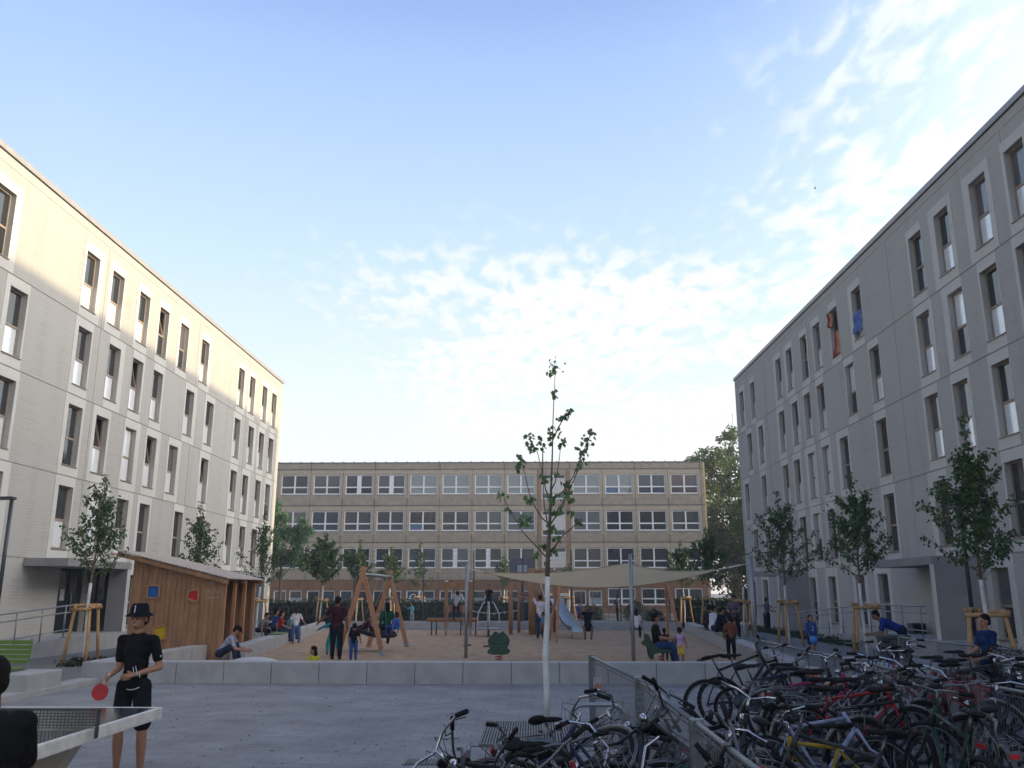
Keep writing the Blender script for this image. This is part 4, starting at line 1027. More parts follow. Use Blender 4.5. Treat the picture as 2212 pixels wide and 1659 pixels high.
for i, (x, y, px, py) in enumerate(((-8.2, 64.5, 917, 1165), (-2.0, 62.5, 1050, 1195), (2.6, 63.5, 1238, 1215))):
    young_tree(x, y, topz(px, py, y), .9, 60+i, ['thin sparse young tree behind the mesh fence, left of the hoop', 'small sparse young tree behind the carousel', 'small sparse young tree beside the school entrance'][i], dens=.6, lsz=.22, group='sparse young trees behind the ball court fence')
    stakes(x, y, .5+i, ['stake frame of the sparse tree left of the hoop', 'stake frame of the sparse tree behind the carousel', 'stake frame of the sparse tree at the school entrance'][i], sp=.6)
# the maple in front
def maple():
    rnd = random.Random(4); YM = 12.1
    root = thing('maple_tree', 'slender young maple with white painted stem standing in the tree grate', 'tree', (.17, YM, 0))
    q = lambda x, y, d=0.: V((aty(1050.4+x*.3473, 745.5+y*.3473, YM+d)[0]-.17, d, aty(1050.4+x*.3473, 745.5+y*.3473, YM+d)[1]))
    b = MB(); b.cur = 1
    base = q(380, 1440)
    b.tube([(0.0, 0, -.05), (.015, 0, .5), (-.0, .0, .95), (.03, 0, 1.5), base], [.046, .040, .043, .034, .032], 12)
    b.cur = 0
    tr = [(380, 1440), (383, 1300), (395, 1120), (403, 900), (410, 700), (413, 590), (415, 480), (420, 350), (425, 290), (427, 190), (426, 120)]
    b.tube([q(*p) for p in tr], [.033, .030, .023, .016, .011, .009, .007, .006, .005, .004, .003], 9)
    br = [([(383, 1330), (300, 1240), (225, 1160), (200, 1110), (140, 1020), (110, 950)], -.35), ([(400, 1120), (340, 1070), (300, 1000), (270, 930), (240, 800), (225, 740)], .3), ([(403, 980), (370, 900), (345, 780), (315, 655)], -.25),
          ([(350, 800), (352, 640)], .25), ([(405, 900), (430, 850), (450, 740), (462, 640)], .3), ([(415, 950), (470, 920), (540, 820), (590, 700), (625, 610)], -.3), ([(425, 1060), (500, 940), (570, 780), (585, 740)], .35),
          ([(400, 1290), (470, 1190), (540, 1130), (580, 1090)], -.3), ([(413, 590), (450, 510), (490, 440), (525, 400)], .15), ([(215, 740), (210, 690)], .3), ([(300, 640), (262, 560)], -.25), ([(620, 620), (655, 545)], -.3), ([(390, 1150), (360, 1000), (355, 850)], .2), ([(395, 1120), (480, 1000), (500, 900)], -.2)]
    for pts, dep in br:
        n = len(pts); b.tube([q(x, y, dep*(k/(n-1)) if n > 1 else 0) for k, (x, y) in enumerate(pts)], [.008*(1-k/n)+.003 for k in range(n)], 6)
    b.build('trunk', [bark, limewash], root)
    c = MB()
    cl = [(425, 145, 38, 26), (428, 330, 20, 9), (423, 290, 8, 3), (422, 555, 40, 26), (475, 612, 34, 20), (455, 455, 22, 9), (480, 440, 14, 6), (515, 432, 20, 10), (527, 395, 12, 6), (300, 612, 46, 28), (262, 560, 18, 8), (350, 632, 20, 9), (215, 742, 34, 18), (208, 690, 14, 7), (630, 590, 44, 26), (655, 540, 14, 7), (612, 670, 30, 16), (585, 742, 32, 18),
          (95, 938, 32, 18), (150, 1030, 16, 7), (360, 830, 34, 20), (480, 868, 30, 18), (500, 925, 38, 22), (435, 800, 14, 6), (225, 1095, 42, 24), (260, 1075, 20, 10), (575, 1090, 24, 12), (280, 955, 24, 13), (535, 1040, 15, 7), (425, 1050, 40, 20), (400, 1130, 32, 16), (310, 1300, 24, 11), (410, 1280, 34, 20), (380, 1350, 20, 8), (430, 1180, 24, 10), (345, 1250, 16, 7), (400, 960, 26, 12), (510, 960, 24, 12)]
    for x, y, r_, n in cl:
        n = max(3, int(n*.72))
        dep = rnd.uniform(-.3, .3); cc = q(x, y, dep); rr = r_*.3473*.0069
        for _ in range(n):
            p = cc+V((rnd.gauss(0, rr*.62), rnd.gauss(0, rr*.6), rnd.gauss(0, rr*.55)+rr*.2)); leaf(c, p, .078*rnd.uniform(.6, 1.25), .04, rnd, .9, True)
    c.build('crown', lm_maple, root, recalc=False)
maple()
# mature trees behind
def big_tree(x, y, blobs, seed, label, nleaf, lsz, lm, trunk_r=.28, name='broadleaf_tree', group='mature trees round the school'):
    rnd = random.Random(seed); root = thing(name, label, 'tree', (x, y, 0), 0, group)
    top = max(bz+br for bx, by, bz, br in blobs)
    b = MB(); b.tube([(0, 0, -.1), (.05, 0, top*.25), (-.05, .1, top*.5), (0, 0, top*.8)], [trunk_r, trunk_r*.75, trunk_r*.5, trunk_r*.15], 10)
    for bx, by, bz, br in blobs:
        s = V((0, 0, max(top*.18, bz-br*1.6))); e_ = V((bx, by, bz)); mid = s.lerp(e_, .5)+V((0, 0, -.1*br)); b.tube([s, mid, e_], [trunk_r*.35, trunk_r*.2, .03], 6)
        for _ in range(3):
            t_ = e_+V((rnd.gauss(0, .5), rnd.gauss(0, .5), rnd.gauss(0, .5)))*br; b.tube([mid, t_], [trunk_r*.15, .02], 5)
    b.build('trunk', bark, root)
    c = MB(); tot = sum(br**2 for *_, br in blobs)
    for bx, by, bz, br in blobs:
        k = max(5, int(br*9))
        subs = []
        for _ in range(k):
            d = V((rnd.gauss(0, 1), rnd.gauss(0, 1), rnd.gauss(0, .9))).normalized(); subs.append((V((bx, by, bz))+d*br*rnd.uniform(.35, .95), br*rnd.uniform(.18, .42)))
        n = int(nleaf*br**2/tot)
        for _ in range(n):
            cc, rr = rnd.choice(subs); d = V((rnd.gauss(0, 1), rnd.gauss(0, 1), rnd.gauss(0, 1))).normalized()
            leaf(c, cc+d*rr*rnd.random()**.4, lsz*rnd.uniform(.6, 1.4), lsz*.33, rnd, .2)
    c.build('crown', lm, root, recalc=False)
    return root
big_tree(-18.9, 66, [(-.2, 0, 7.4, 1.35), (-1.2, .2, 6.4, 1.3), (1.1, 0, 6.2, 1.25), (.2, -.5, 5.4, 1.5), (-1.2, 0, 4.8, 1.3), (1.2, .3, 4.6, 1.1), (0, 0, 4.0, 1.1)], 1, 'round blue green tree standing beside the left block before the school', 9500, .21, lm_left, .16)
big_tree(20.0, 88, [(0, 0, 14.6, 2.9), (-2.6, 0, 15.0, 1.7), (.5, 0, 17.2, 1.3), (2.5, 0, 15.5, 2.4), (-1.8, 0, 11.5, 2.8), (1.8, 0, 11, 3.0), (-.5, 0, 7.5, 3.2), (2.5, 0, 5.5, 3)], 22, 'tall backlit tree rising behind the right end of the school', 15000, .33, lm_big)
big_tree(17.2, 67, [(0, 0, 9.2, 1.8), (1.8, 0, 8.2, 2.0), (-.2, .3, 7.2, 1.9), (1.4, 0, 5.6, 2.2), (.2, 0, 4.0, 1.6), (2.4, 0, 3.2, 2.0)], 2, 'lower dense tree between the school and the right block', 12000, .25, lm_big)
big_tree(21.5, 71, [(0, 0, 10.4, 2.8), (-2, .5, 8.2, 2.6), (1.6, 0, 7.8, 2.8), (-1.0, 0, 5.4, 2.6), (1.6, 0, 4.6, 2.8), (0, 0, 2.6, 2.2), (-2.5, 0, 3.0, 2.0)], 3, 'dense tree half hidden by the right block', 14000, .3, lm_big)
big_tree(15.2, 59.5, [(0, 0, 3.4, 1.4), (.9, .3, 2.3, 1.3), (-.5, .2, 1.5, 1.0), (1.8, 0, 1.6, 1.2), (1.2, 0, 4.6, 1.0)], 9, 'low dark bush at the foot of the right block far corner', 7000, .2, lm_hedge, .1)
big_tree(19.5, 84, [(0, 0, 8, 3.2), (2, 0, 5, 3.0), (-2, 0, 5, 3.0), (4, 0, 8, 3), (1, 0, 2.5, 2.5)], 12, 'far tree behind the gap to the right of the school', 9000, .36, lm_hedge)
big_tree(15.0, 100, [(0, 0, 11.4, 1.8), (1.5, 0, 9.5, 2.2), (3.5, 0, 8, 2.4)], 14, 'thin treetop showing over the right end of the school roof', 3000, .3, lm_big)
def bush(x, y, r_, h, seed, label, n=1600, lsz=.12, lm=lm_hedge, grp='low shrubs before the school'):
    rnd = random.Random(seed); root = thing('shrub', label, 'shrub', (x, y, 0), 0, grp)
    c = MB(); b = MB()
    for k in range(5): a = k*1.3; b.tube([(0, 0, 0), (r_*.5*cos(a), r_*.5*sin(a), h*.7)], [.02, .006], 5)
    b.build('stem', bark, root)
    for _ in range(n):
        a = rnd.uniform(0, 2*pi); q = rnd.random()**.5; z = rnd.random()
        rr = r_*q*(1-.45*z**2)*(1+.2*sin(a*3+seed))
        leaf(c, V((rr*cos(a), rr*sin(a), h*z*(1-.3*q))), lsz*rnd.uniform(.6, 1.3), lsz*.35, rnd, .1)
    c.build('foliage', lm, root, recalc=False)
def hedge(x0, x1, y, h, label, seed, n=9000):
    rnd = random.Random(seed); c = MB()
    c.box(x0, x1, y-.35, y+.35, 0, h*.86)
    for _ in range(n):
        x = rnd.uniform(x0, x1); z = rnd.uniform(0, h); yy = y-.38+rnd.uniform(-.1, .1) if z < h*.85 else y+rnd.uniform(-.4, .4)
        leaf(c, V((x, yy, z+.05*sin(x*2))), .16, .06, rnd, 0)
    return tag(c.build('hedge', lm_hedge, recalc=False), label, 'hedge')
hedge(-26, .0, 60, 1.35, 'long dark clipped hedge before the left half of the school', 3)
hedge(9.2, 14.4, 57.5, 1.5, 'short dark hedge near the right block far corner', 4, 4000)
for i, (x, y, r_, h) in enumerate(((4.2, 61, .8, 1.1), (6.9, 60, .9, 1.5), (7.9, 58, .7, .9), (10.6, 54.5, .8, 1.0))):
    bush(x, y, r_, h, i, ['low dark shrub right of the school entrance', 'taller shrub in front of the wide ground floor windows', 'small shrub beside the taller shrub under the school windows', 'shrub by the far end of the right path'][i])
# narrow planted strips along the facades
def weeds(name, pts, n, h, label, seed):
    rnd = random.Random(seed); c = MB()
    for _ in range(n):
        t = rnd.random(); x = pts[0][0]+(pts[1][0]-pts[0][0])*t+rnd.gauss(0, .13); y = pts[0][1]+(pts[1][1]-pts[0][1])*t
        k = (math.sin(y*3.1)+math.sin(y*7.7+1))*.25+.6
        leaf(c, V((x, y, rnd.random()*h*k)), .09, .03, rnd, -.3)
    return tag(c.build(name, lm_hedge, recalc=False), label, 'plants', kind='stuff')
weeds('ground_cover', ((11.0, 31), (10.85, 45)), 3000, .3, 'low weeds in the strip beside the right path', 1)
weeds('ground_cover', ((9.6, 14), (9.6, 22)), 1500, .22, 'low plants around the nearest right hand tree', 2)
weeds('ground_cover', ((-11.6, 22.2), (-11.6, 24)), 500, .2, 'grass tufts at the foot of the nearest left tree', 4)
weeds('ground_cover', ((-10.6, 36.5), (-10.6, 40)), 800, .35, 'low plants behind the left wall', 5)
# ------------------------------------------------------------------ people
def remesh(b, name, m, vox, parent=None, smooth=2, mats=None):
    me = bpy.data.meshes.new(name); me.from_pydata(b.v, [], b.f); me.update()
    bm = bmesh.new(); bm.from_mesh(me); bmesh.ops.remove_doubles(bm, verts=bm.verts, dist=1e-5); bmesh.ops.recalc_face_normals(bm, faces=bm.faces); bm.to_mesh(me); bm.free()
    t = bpy.data.objects.new('tmp', me); col.objects.link(t)
    r = t.modifiers.new('r', 'REMESH'); r.mode = 'VOXEL'; r.voxel_size = vox; r.use_smooth_shade = True
    if smooth: s = t.modifiers.new('s', 'SMOOTH'); s.iterations = smooth; s.factor = .5
    dg = bpy.context.evaluated_depsgraph_get(); e_ = t.evaluated_get(dg)
    me2 = bpy.data.meshes.new_from_object(e_); bpy.data.objects.remove(t); bpy.data.meshes.remove(me)
    me2.name = name; me2.materials.clear(); me2.materials.append(m)
    o = bpy.data.objects.new(name, me2); col.objects.link(o)
    if parent: o.parent = parent
    return o
def cap(b, p, q, r0, r1, n=12, sq=None):
    """tapered capsule"""
    p, q = V(p), V(q); d = q-p; L_ = d.length
    if L_ < 1e-6: return
    d.normalize(); pts = []; rs = []
    for k in range(5): a = pi/2*k/4; pts.append(p-d*r0*cos(a)*.999); rs.append(max(.0015, r0*sin(a)))
    pts.append(p.lerp(q, .5)); rs.append((r0+r1)/2)
    for k in range(5): a = pi/2*k/4; pts.append(q+d*r1*sin(a)); rs.append(max(.0015, r1*cos(a)))
    b.tube(pts, rs, n)
def rotz(v, a): return V((v[0]*cos(a)-v[1]*sin(a), v[0]*sin(a)+v[1]*cos(a), v[2]))
SK = {'tan': (.30, .155, .095), 'brown': (.17, .08, .05), 'light': (.42, .25, .18)}
def clothm(c, var=.3): return mat('cloth %.3f %.3f %.3f' % c, c, .9, var, 7, .7, 14, spec=.12)
hairm = mat('dark hair', (.012, .009, .008), .8, .3, 40, .5, 90, stretch=(4, 4, 1), spec=.12)
def person(x, y, h, head, label, shirt=(.02, .02, .02), legs=(.02, .02, .03), sleeve='short', leg='long', skin='tan', hair='short', kid=0., z=.03,
           hip=None, torso=(0, 0, 1), aL=((-.18, 0, -1), (-.05, .15, -1)), aR=((.18, 0, -1), (.05, .15, -1)), tL=(-.06, 0, -1), sL=(0, -.03, -1), tR=(.06, 0, -1), sR=(0, -.03, -1),
           look=(0, 1, 0), vox=None, shoes=(.03, .03, .035), group=None, dress=False, cap_=None, detail=False, name='person', stripes=None, bulk=1.):
    """local frame: +Y is the way the figure faces, +X its right hand side; head = heading in degrees (0 faces away from the camera, 180 faces it)"""
    vox = vox or max(.011, min(.02, y*.00042))
    H = h; rb = H*bulk*(1+.12*kid)
    pel = V((0, 0, hip if hip is not None else H*(.515-.02*kid)))
    T = V(torso).normalized(); side = V((1, 0, 0)); 
    neck = pel+T*H*(.30-.01*kid); hk = 1+.28*kid
    lk = V(look).normalized(); hd = neck+(T*.55+V((0, 0, .45))).normalized()*H*.095*(1+.1*kid)+lk*H*.012
    shL, shR = neck-side*H*.100+T*-.03*H, neck+side*H*.100+T*-.03*H
    def chain(s, d1, d2, l1, l2):
        a = s+V(d1).normalized()*H*l1; return a, a+V(d2).normalized()*H*l2
    eL, wL = chain(shL, aL[0], aL[1], .165, .145); eR, wR = chain(shR, aR[0], aR[1], .165, .145)
    hL, hR = pel-side*H*.052, pel+side*H*.052
    kL, fL = chain(hL, tL, sL, .245, .235); kR, fR = chain(hR, tR, sR, .245, .235)
    yv = T.cross(side).normalized(); xv = yv.cross(T).normalized()
    def TT(p): return M(((xv.x, yv.x, T.x, p.x), (xv.y, yv.y, T.y, p.y), (xv.z, yv.z, T.z, p.z), (0, 0, 0, 1)))
    tl = (neck-pel).length; kb = rb/H
    def torso_(b_, e):
        for f, wx, wy, wz in ((.02, .083, .062, .075), (.22, .077, .056, .085), (.45, .078, .056, .09), (.68, .088, .060, .085), (.86, .082, .052, .055)):
            b_.ell((0, 0, 0), (H*kb*wx+e, H*kb*wy+e, H*wz+e*.6), TT(pel+T*tl*f), 18, 12)
    body = MB()
    torso_(body, 0)
    cap(body, shL, shR, .034*rb, .034*rb); cap(body, hL, hR, .058*rb, .058*rb)
    cap(body, neck-T*.03*H, hd, .033*rb, .031*rb)
    for s, e_, w_, sg in ((shL, eL, wL, -1), (shR, eR, wR, 1)):
        cap(body, s, e_, .030*rb, .024*rb); cap(body, e_, w_, .025*rb, .016*rb)
        # hand: palm, four fingers of different length, thumb
        d = (w_-e_).normalized(); n_ = V((sg, 0, 0))-d*d.x*sg; n_ = n_.normalized() if n_.length > .1 else V((0, 1, 0)); f_ = d.cross(n_).normalized()
        if f_.y < 0: f_ = -f_
        pc = w_+d*H*.025
        cap(body, w_, w_+d*H*.042, .013*rb, .016*rb)
        for k, ln in enumerate((.034, .040, .038, .030)):
            o = f_*(k-1.5)*-.0105*H*(1+.1*kid); st = w_+d*H*.042+o; md = st+d*H*ln*.55-n_*.004*H; cap(body, st-d*.008*H, md, .0058*H, .0054*H, 8); cap(body, md, md+(d*.8-n_*.6).normalized()*H*ln*.5, .0054*H, .0048*H, 8)
        th = w_+d*H*.018+f_*.014*H; cap(body, th, th+(d+f_*.8).normalized()*H*.028, .0068*H, .0055*H, 8)
    for hh, kk, ff, sg in ((hL, kL, fL, -1), (hR, kR, fR, 1)):
        cap(body, hh, kk, .054*rb, .034*rb); cap(body, kk, kk.lerp(ff, .35), .034*rb, .036*rb); cap(body, kk.lerp(ff, .35), ff, .036*rb, .020*rb)
    # head
    q = lk.to_track_quat('Y', 'Z').to_matrix().to_4x4(); HT = M.Translation(hd) @ q
    hs = H*hk
    body.ell((0, -.006*hs, .018*hs), (.046*hs, .056*hs, .052*hs), HT, 16, 12); body.ell((0, .012*hs, -.018*hs), (.037*hs, .040*hs, .046*hs), HT, 14, 10)
    body.ell((0, .052*hs, -.008*hs), (.0075*hs, .012*hs, .016*hs), HT, 8, 6)
    for sg in (-1, 1): body.ell((sg*.047*hs, -.004*hs, -.004*hs), (.006*hs, .011*hs, .017*hs), HT, 8, 6)
    if detail:
        body.ell((0, .050*hs, -.036*hs), (.014*hs, .008*hs, .004*hs), HT, 8, 6); body.ell((0, .049*hs, -.042*hs), (.011*hs, .008*hs, .004*hs), HT, 8, 6)
        body.ell((0, .045*hs, .018*hs), (.034*hs, .010*hs, .006*hs), HT, 10, 6)
    sm_ = mat('skin '+skin, SK[skin], .55, .08, 14, .05, 60)
    root = remesh(body, name, sm_, vox*(.55 if detail else .8), None, 2)
    root.location = (x, y, z); root.rotation_euler = (0, 0, R(head))
    tag(root, label, 'person', group)
    # clothing
    e0 = .011*H
    sb = MB()
    torso_(sb, e0*.85); sb.ell((0, 0, 0), (H*kb*.086+e0*1.2, H*kb*.064+e0*1.2, H*.05), TT(pel+T*tl*.02), 18, 12)
    cap(sb, shL, shR, .030*rb+e0*.55, .030*rb+e0*.55)
    if dress: cap(sb, pel, pel+(V(tL)+V(tR)).normalized()*.19*H, .085*rb, .105*rb, 16)
    if sleeve != 'none':
        for s, e_, w_ in ((shL, eL, wL), (shR, eR, wR)):
            if sleeve == 'short': cap(sb, s, s.lerp(e_, .66), .027*rb+e0*.6, .027*rb+e0*.7)
            else: cap(sb, s, e_, .031*rb+e0*.5, .026*rb+e0*.5); cap(sb, e_, e_.lerp(w_, .9), .026*rb+e0*.5, .022*rb+e0*.3)
    so = remesh(sb, 'dress' if dress else 'shirt', clothm(shirt) if not stripes else stripes, vox*.8, root, 2)
    if leg != 'bare':
        tb = MB(); cap(tb, hL, hR, .058*rb+e0*.5, .058*rb+e0*.5); tb.ell((0, 0, 0), (H*kb*.083+e0*.6, H*kb*.062+e0*.6, H*.07), TT(pel+T*tl*.02), 18, 12)
        for hh, kk, ff in ((hL, kL, fL), (hR, kR, fR)):
            if leg == 'long': cap(tb, hh, kk, .056*rb+e0*.4, .040*rb+e0*.4); cap(tb, kk, kk.lerp(ff, .9), .040*rb+e0*.4, .030*rb+e0*.3)
            else: cap(tb, hh, hh.lerp(kk, .50), .056*rb+e0*.5, .050*rb+e0*.9); cap(tb, hh.lerp(kk, .5), hh.lerp(kk, .84), .050*rb+e0*.9, .046*rb+e0*1.3)
        remesh(tb, 'trousers' if leg == 'long' else 'shorts', clothm(legs), vox*.8, root, 2)
    for hh, ff, kk in ((hL, fL, kL), (hR, fR, kR)):
        shb = MB(); sh_ = (ff-kk).normalized(); fd = V((0, 1, 0))-sh_*sh_.y; fd = fd.normalized() if fd.length > .25 else V((0, 0, 1))
        if abs(sh_.z) > .7: fd = V((0, 1, 0))
        a_ = ff+sh_*.022*H
        cap(shb, a_-fd*.022*H, a_+fd*.07*H, .022*H, .019*H); cap(shb, ff, a_, .024*H, .022*H)
        remesh(shb, 'shoe', clothm(shoes), vox*.8, root, 1)
    # hair
    hb = MB()
    if hair != 'none':
        hb.ell((0, -.014*hs, .030*hs), (.051*hs, .056*hs, .050*hs), HT, 14, 10); hb.ell((0, -.030*hs, -.002*hs), (.047*hs, .036*hs, .045*hs), HT, 12, 8)
        if hair == 'long': hb.ell((0, -.036*hs, -.05*hs), (.050*hs, .034*hs, .085*hs), HT, 12, 8); hb.ell((0, -.044*hs, -.11*hs), (.036*hs, .024*hs, .07*hs), HT, 12, 8)
        if hair == 'pony': hb.ell((0, -.062*hs, .03*hs), (.022*hs, .026*hs, .022*hs), HT); hb.ell((0, -.082*hs, -.03*hs), (.018*hs, .022*hs, .075*hs), HT)
        if hair == 'curly':
            rr_ = random.Random(int(x*100))
            for _ in range(26): d = V((rr_.gauss(0, 1), rr_.gauss(-.5, .8), rr_.gauss(.3, 1))).normalized(); hb.ell((d.x*.046*hs, d.y*.05*hs-.012*hs, d.z*.05*hs+.02*hs), (.017*hs,)*3, HT, 8, 6)
        remesh(hb, 'hair', hairm, vox*.8, root, 1)
    if cap_:
        cb = MB(); cb.ell((0, -.006*hs, .042*hs), (.054*hs, .062*hs, .040*hs), HT); cb.ell((0, .055*hs, .034*hs), (.040*hs, .045*hs, .007*hs), HT)
        remesh(cb, 'cap', clothm(cap_), vox*.8, root, 1)
    return root, HT, dict(wL=wL, wR=wR, hd=hd, pel=pel, neck=neck, fL=fL, fR=fR, eL=eL, eR=eR, hs=hs, T=T, shL=shL, shR=shR)
def stripes_mat(name, c1, c2, sc_, direction='Z', plaid=False):
    m, nt, b = nodes(name); L = nt.links.new
    tc = N(nt, 'ShaderNodeTexCoord'); w = N(nt, 'ShaderNodeTexWave', wave_type='BANDS', bands_direction=direction); w.inputs['Scale'].default_value = sc_; w.inputs['Distortion'].default_value = .3
    L(tc.outputs['Object'], w.inputs['Vector']); f = w.outputs['Fac']
    if plaid:
        w2 = N(nt, 'ShaderNodeTexWave', wave_type='BANDS', bands_direction='X'); w2.inputs['Scale'].default_value = sc_; L(tc.outputs['Object'], w2.inputs['Vector'])
        mu = N(nt, 'ShaderNodeMath', operation='MULTIPLY'); L(w.outputs['Fac'], mu.inputs[0]); L(w2.outputs['Fac'], mu.inputs[1]); f = mu.outputs[0]
    r = N(nt, 'ShaderNodeValToRGB'); e = r.color_ramp.elements; e[0].position, e[1].position = (.42, .58) if not plaid else (.25, .5); e[0].color = c1+(1,); e[1].color = c2+(1,)
    L(f, r.inputs['Fac']); L(r.outputs['Color'], b.inputs['Base Color']); b.inputs['Roughness'].default_value = .85
    return m
# --- the boy with the bat
bx, by = -4.08, 9.22
boy, HT, J = person(bx, by, 1.69, 178, 'boy in black with a bucket hat holding a red bat beside the table', shirt=(.009, .009, .011), legs=(.011, .012, .017), leg='short', skin='tan', hair='short', z=0,
    aR=((.04, -.04, -1), (-.12, .95, -.22)), aL=((-.26, -.08, -1), (.62, .62, -.22)), tL=(-.10, .02, -1), tR=(.06, .03, -1), sL=(-.03, -.04, -1), sR=(-.02, -.05, -1), look=(.10, 1, -.06), detail=True, vox=.010, shoes=(.05, .05, .055), bulk=.85)
hs = J['hs']; b = MB()
b.lathe([(0, .094*hs), (.042*hs, .092*hs), (.050*hs, .078*hs), (.057*hs, .040*hs), (.064*hs, .034*hs), (.081*hs, .022*hs), (.083*hs, .019*hs), (.079*hs, .018*hs), (.062*hs, .028*hs), (.055*hs, .034*hs)], 32, HT)
hat = b.build('bucket_hat', blackfab, boy)
def textmesh(body, size, ext=.001):
    cu = bpy.data.curves.new('t', 'FONT'); cu.body = body; cu.size = size; cu.extrude = ext; cu.align_x = 'CENTER'
    t_ = bpy.data.objects.new('t', cu); col.objects.link(t_); me = bpy.data.meshes.new_from_object(t_.evaluated_get(bpy.context.evaluated_depsgraph_get())); bpy.data.objects.remove(t_); me.materials.clear(); return me
whitep = mat('white print', (.55, .55, .55), .7)
me = textmesh('1', .07*hs*.9); me.materials.append(whitep)
o = bpy.data.objects.new('hat_number', me); col.objects.link(o); o.parent = hat
o.matrix_local = HT @ M.Translation((0, .0585*hs, .042*hs)) @ M.Rotation(pi, 4, 'Z') @ M.Rotation(R(78), 4, 'X')
for sg in (-1, 1):
    b = MB(); b.ell((sg*.017*hs, .048*hs, .004*hs), (.0075*hs, .005*hs, .0045*hs), HT, 10, 6); b.build('eye', mat('eye', (.03, .02, .018), .2), boy)
b = MB(); b.ell((0, .0525*hs, -.039*hs), (.013*hs, .005*hs, .0026*hs), HT, 10, 6); b.build('mouth', mat('lip', (.13, .05, .045), .5), boy)
# prints on the shirt and shorts
b = MB(); pl = J['pel']
for k, (x0_, z0_, x1_, z1_) in enumerate(((-.10, .12, -.07, .21), (-.07, .11, -.045, .20), (-.125, .10, -.12, .15), (-.03, .09, -.02, .13))):
    b.bar((x0_, .158, pl.z+z0_), (x1_, .154, pl.z+z1_), .006, .004, (0, 1, 0))
b.tube([(-.12, .13, pl.z+.005), (-.08, .152, pl.z-.014), (-.03, .162, pl.z-.018), (.0, .160, pl.z-.012)], .004, 5)
b.build('shirt_print', whitep, boy)
b = MB(); b.tube([(-.115, .123, pl.z-.225), (-.10, .128, pl.z-.236), (-.075, .132, pl.z-.22)], [.002, .006, .001], 5); b.build('shorts_logo', whitep, boy)
b = MB(); p_ = J['shL'].lerp(J['eL'], .6); b.ell((p_.x-.045, p_.y+.02, p_.z), (.006, .012, .012)); b.build('sleeve_logo', whitep, boy)
# bat in his right hand
wr = J['wR']; d_ = (J['wR']-J['eR']).normalized(); hnd = wr+d_*.075
bat = thing('table_tennis_bat', 'red table tennis bat held low in the boy\'s right hand', 'bat', boy.matrix_basis @ hnd)
dirv = V((-.35, .0, -.94)).normalized(); 
q_ = M.Rotation(R(14), 4, 'Z') @ M(((dirv.z*-1, 0, dirv.x, 0), (0, 1, 0, 0), (dirv.x, 0, dirv.z, 0), (0, 0, 0, 1)))
bm_ = MB(); bm_.bevbox(-.014, .014, -.012, .012, -.05, .065, .005, q_); bm_.build('handle', mat('pale bat handle', (.55, .35, .25), .6), bat)
bm_ = MB(); bm_.prism([(.076*cos(a), .14+.080*sin(a)) for a in [2*pi*k/28 for k in range(28)]], -.006, .006, q_ @ M.Rotation(pi/2, 4, 'X')); bm_.build('blade', mat('red bat rubber', (.38, .018, .02), .6, .1, 20), bat)
# --- the dark figure at the lower left corner
person(-2.47, 4.12, 1.54, 42, 'person in black with back to the camera, cut off by the lower left corner', shirt=(.008, .008, .009), legs=(.01, .01, .012), hair='short', z=0, skin='brown', torso=(-.02, .06, 1), look=(-.1, 1, -.2),
       aL=((-.2, .5, -1), (0, 1, -.1)), aR=((.18, .25, -1), (-.2, 1, -.1)), vox=.010, bulk=1.12)
SIT = dict(tL=(-.12, 1, -.06), tR=(.12, 1, -.06), sL=(0, .08, -1), sR=(0, .08, -1))
# --- by the playhouse
person(-8.0, 22.9, 1.72, -82, 'man in grey tee shirt and dark cap sitting hunched over his phone by the playhouse', shirt=(.27, .29, .36), legs=(.02, .03, .06), z=.03, hip=.27, torso=(0, .62, .8), look=(0, .75, -.65), cap_=(.01, .01, .014),
       aL=((-.1, .45, -.9), (.15, .95, -.2)), aR=((.1, .45, -.9), (-.15, .95, -.2)), tL=(-.15, .85, .45), tR=(.15, .85, .45), sL=(0, .25, -1), sR=(0, .15, -1), vox=.011)
person(-4.76, 19.6, 1.05, 165, 'girl with long dark hair and yellow top crouching behind the front wall', shirt=(.52, .50, .06), legs=(.1, .1, .2), hair='long', kid=1, z=.03, hip=.13, torso=(0, .12, 1), look=(.9, .5, -.1), tL=(-.3, .9, .25), tR=(.3, .9, .25), sL=(0, .8, -.7), sR=(0, .8, -.7))
# --- left wall group
gx = 'people sitting on the left wall'
person(-8.55, 32.2, 1.28, 12, 'girl in white tee shirt and blue jeans standing by the left wall', shirt=(.62, .60, .62), legs=(.08, .15, .30), hair='pony', kid=.6, aL=((-.35, .05, -1), (-.1, .05, -1)), aR=((.5, .1, -1), (.65, .2, -.8)), tR=(.2, 0, -1), shoes=(.16, .08, .06))
person(-8.95, 31.6, 1.35, -70, 'child in red shirt sitting on the left wall', shirt=(.36, .02, .03), legs=(.03, .05, .10), kid=.5, z=0, hip=.53, torso=(0, .05, 1), **SIT, aL=((-.1, .3, -1), (.1, .9, -.4)), aR=((.1, .3, -1), (-.1, .9, -.4)), group=gx)
person(-9.35, 32.2, 1.42, -60, 'child in dark blue shirt sitting behind the red one', shirt=(.02, .05, .20), legs=(.02, .02, .04), kid=.4, z=0, hip=.55, torso=(0, .1, 1), **SIT, group=gx)
person(-9.75, 31.7, 1.40, -100, 'child in a striped top leaning forward on the left wall', stripes=stripes_mat('grey brown stripes', (.05, .04, .04), (.28, .25, .24), 9), legs=(.02, .02, .03), kid=.4, z=0, hip=.52, torso=(0, .55, .8), look=(0, .9, -.3), **SIT, group=gx)
person(-9.0, 32.8, 1.3, -80, 'child in turquoise top seated between the red shirt and the standing girl', shirt=(.10, .36, .45), legs=(.1, .1, .15), kid=.6, z=0, hip=.52, torso=(0, .3, 1), **SIT, group=gx)
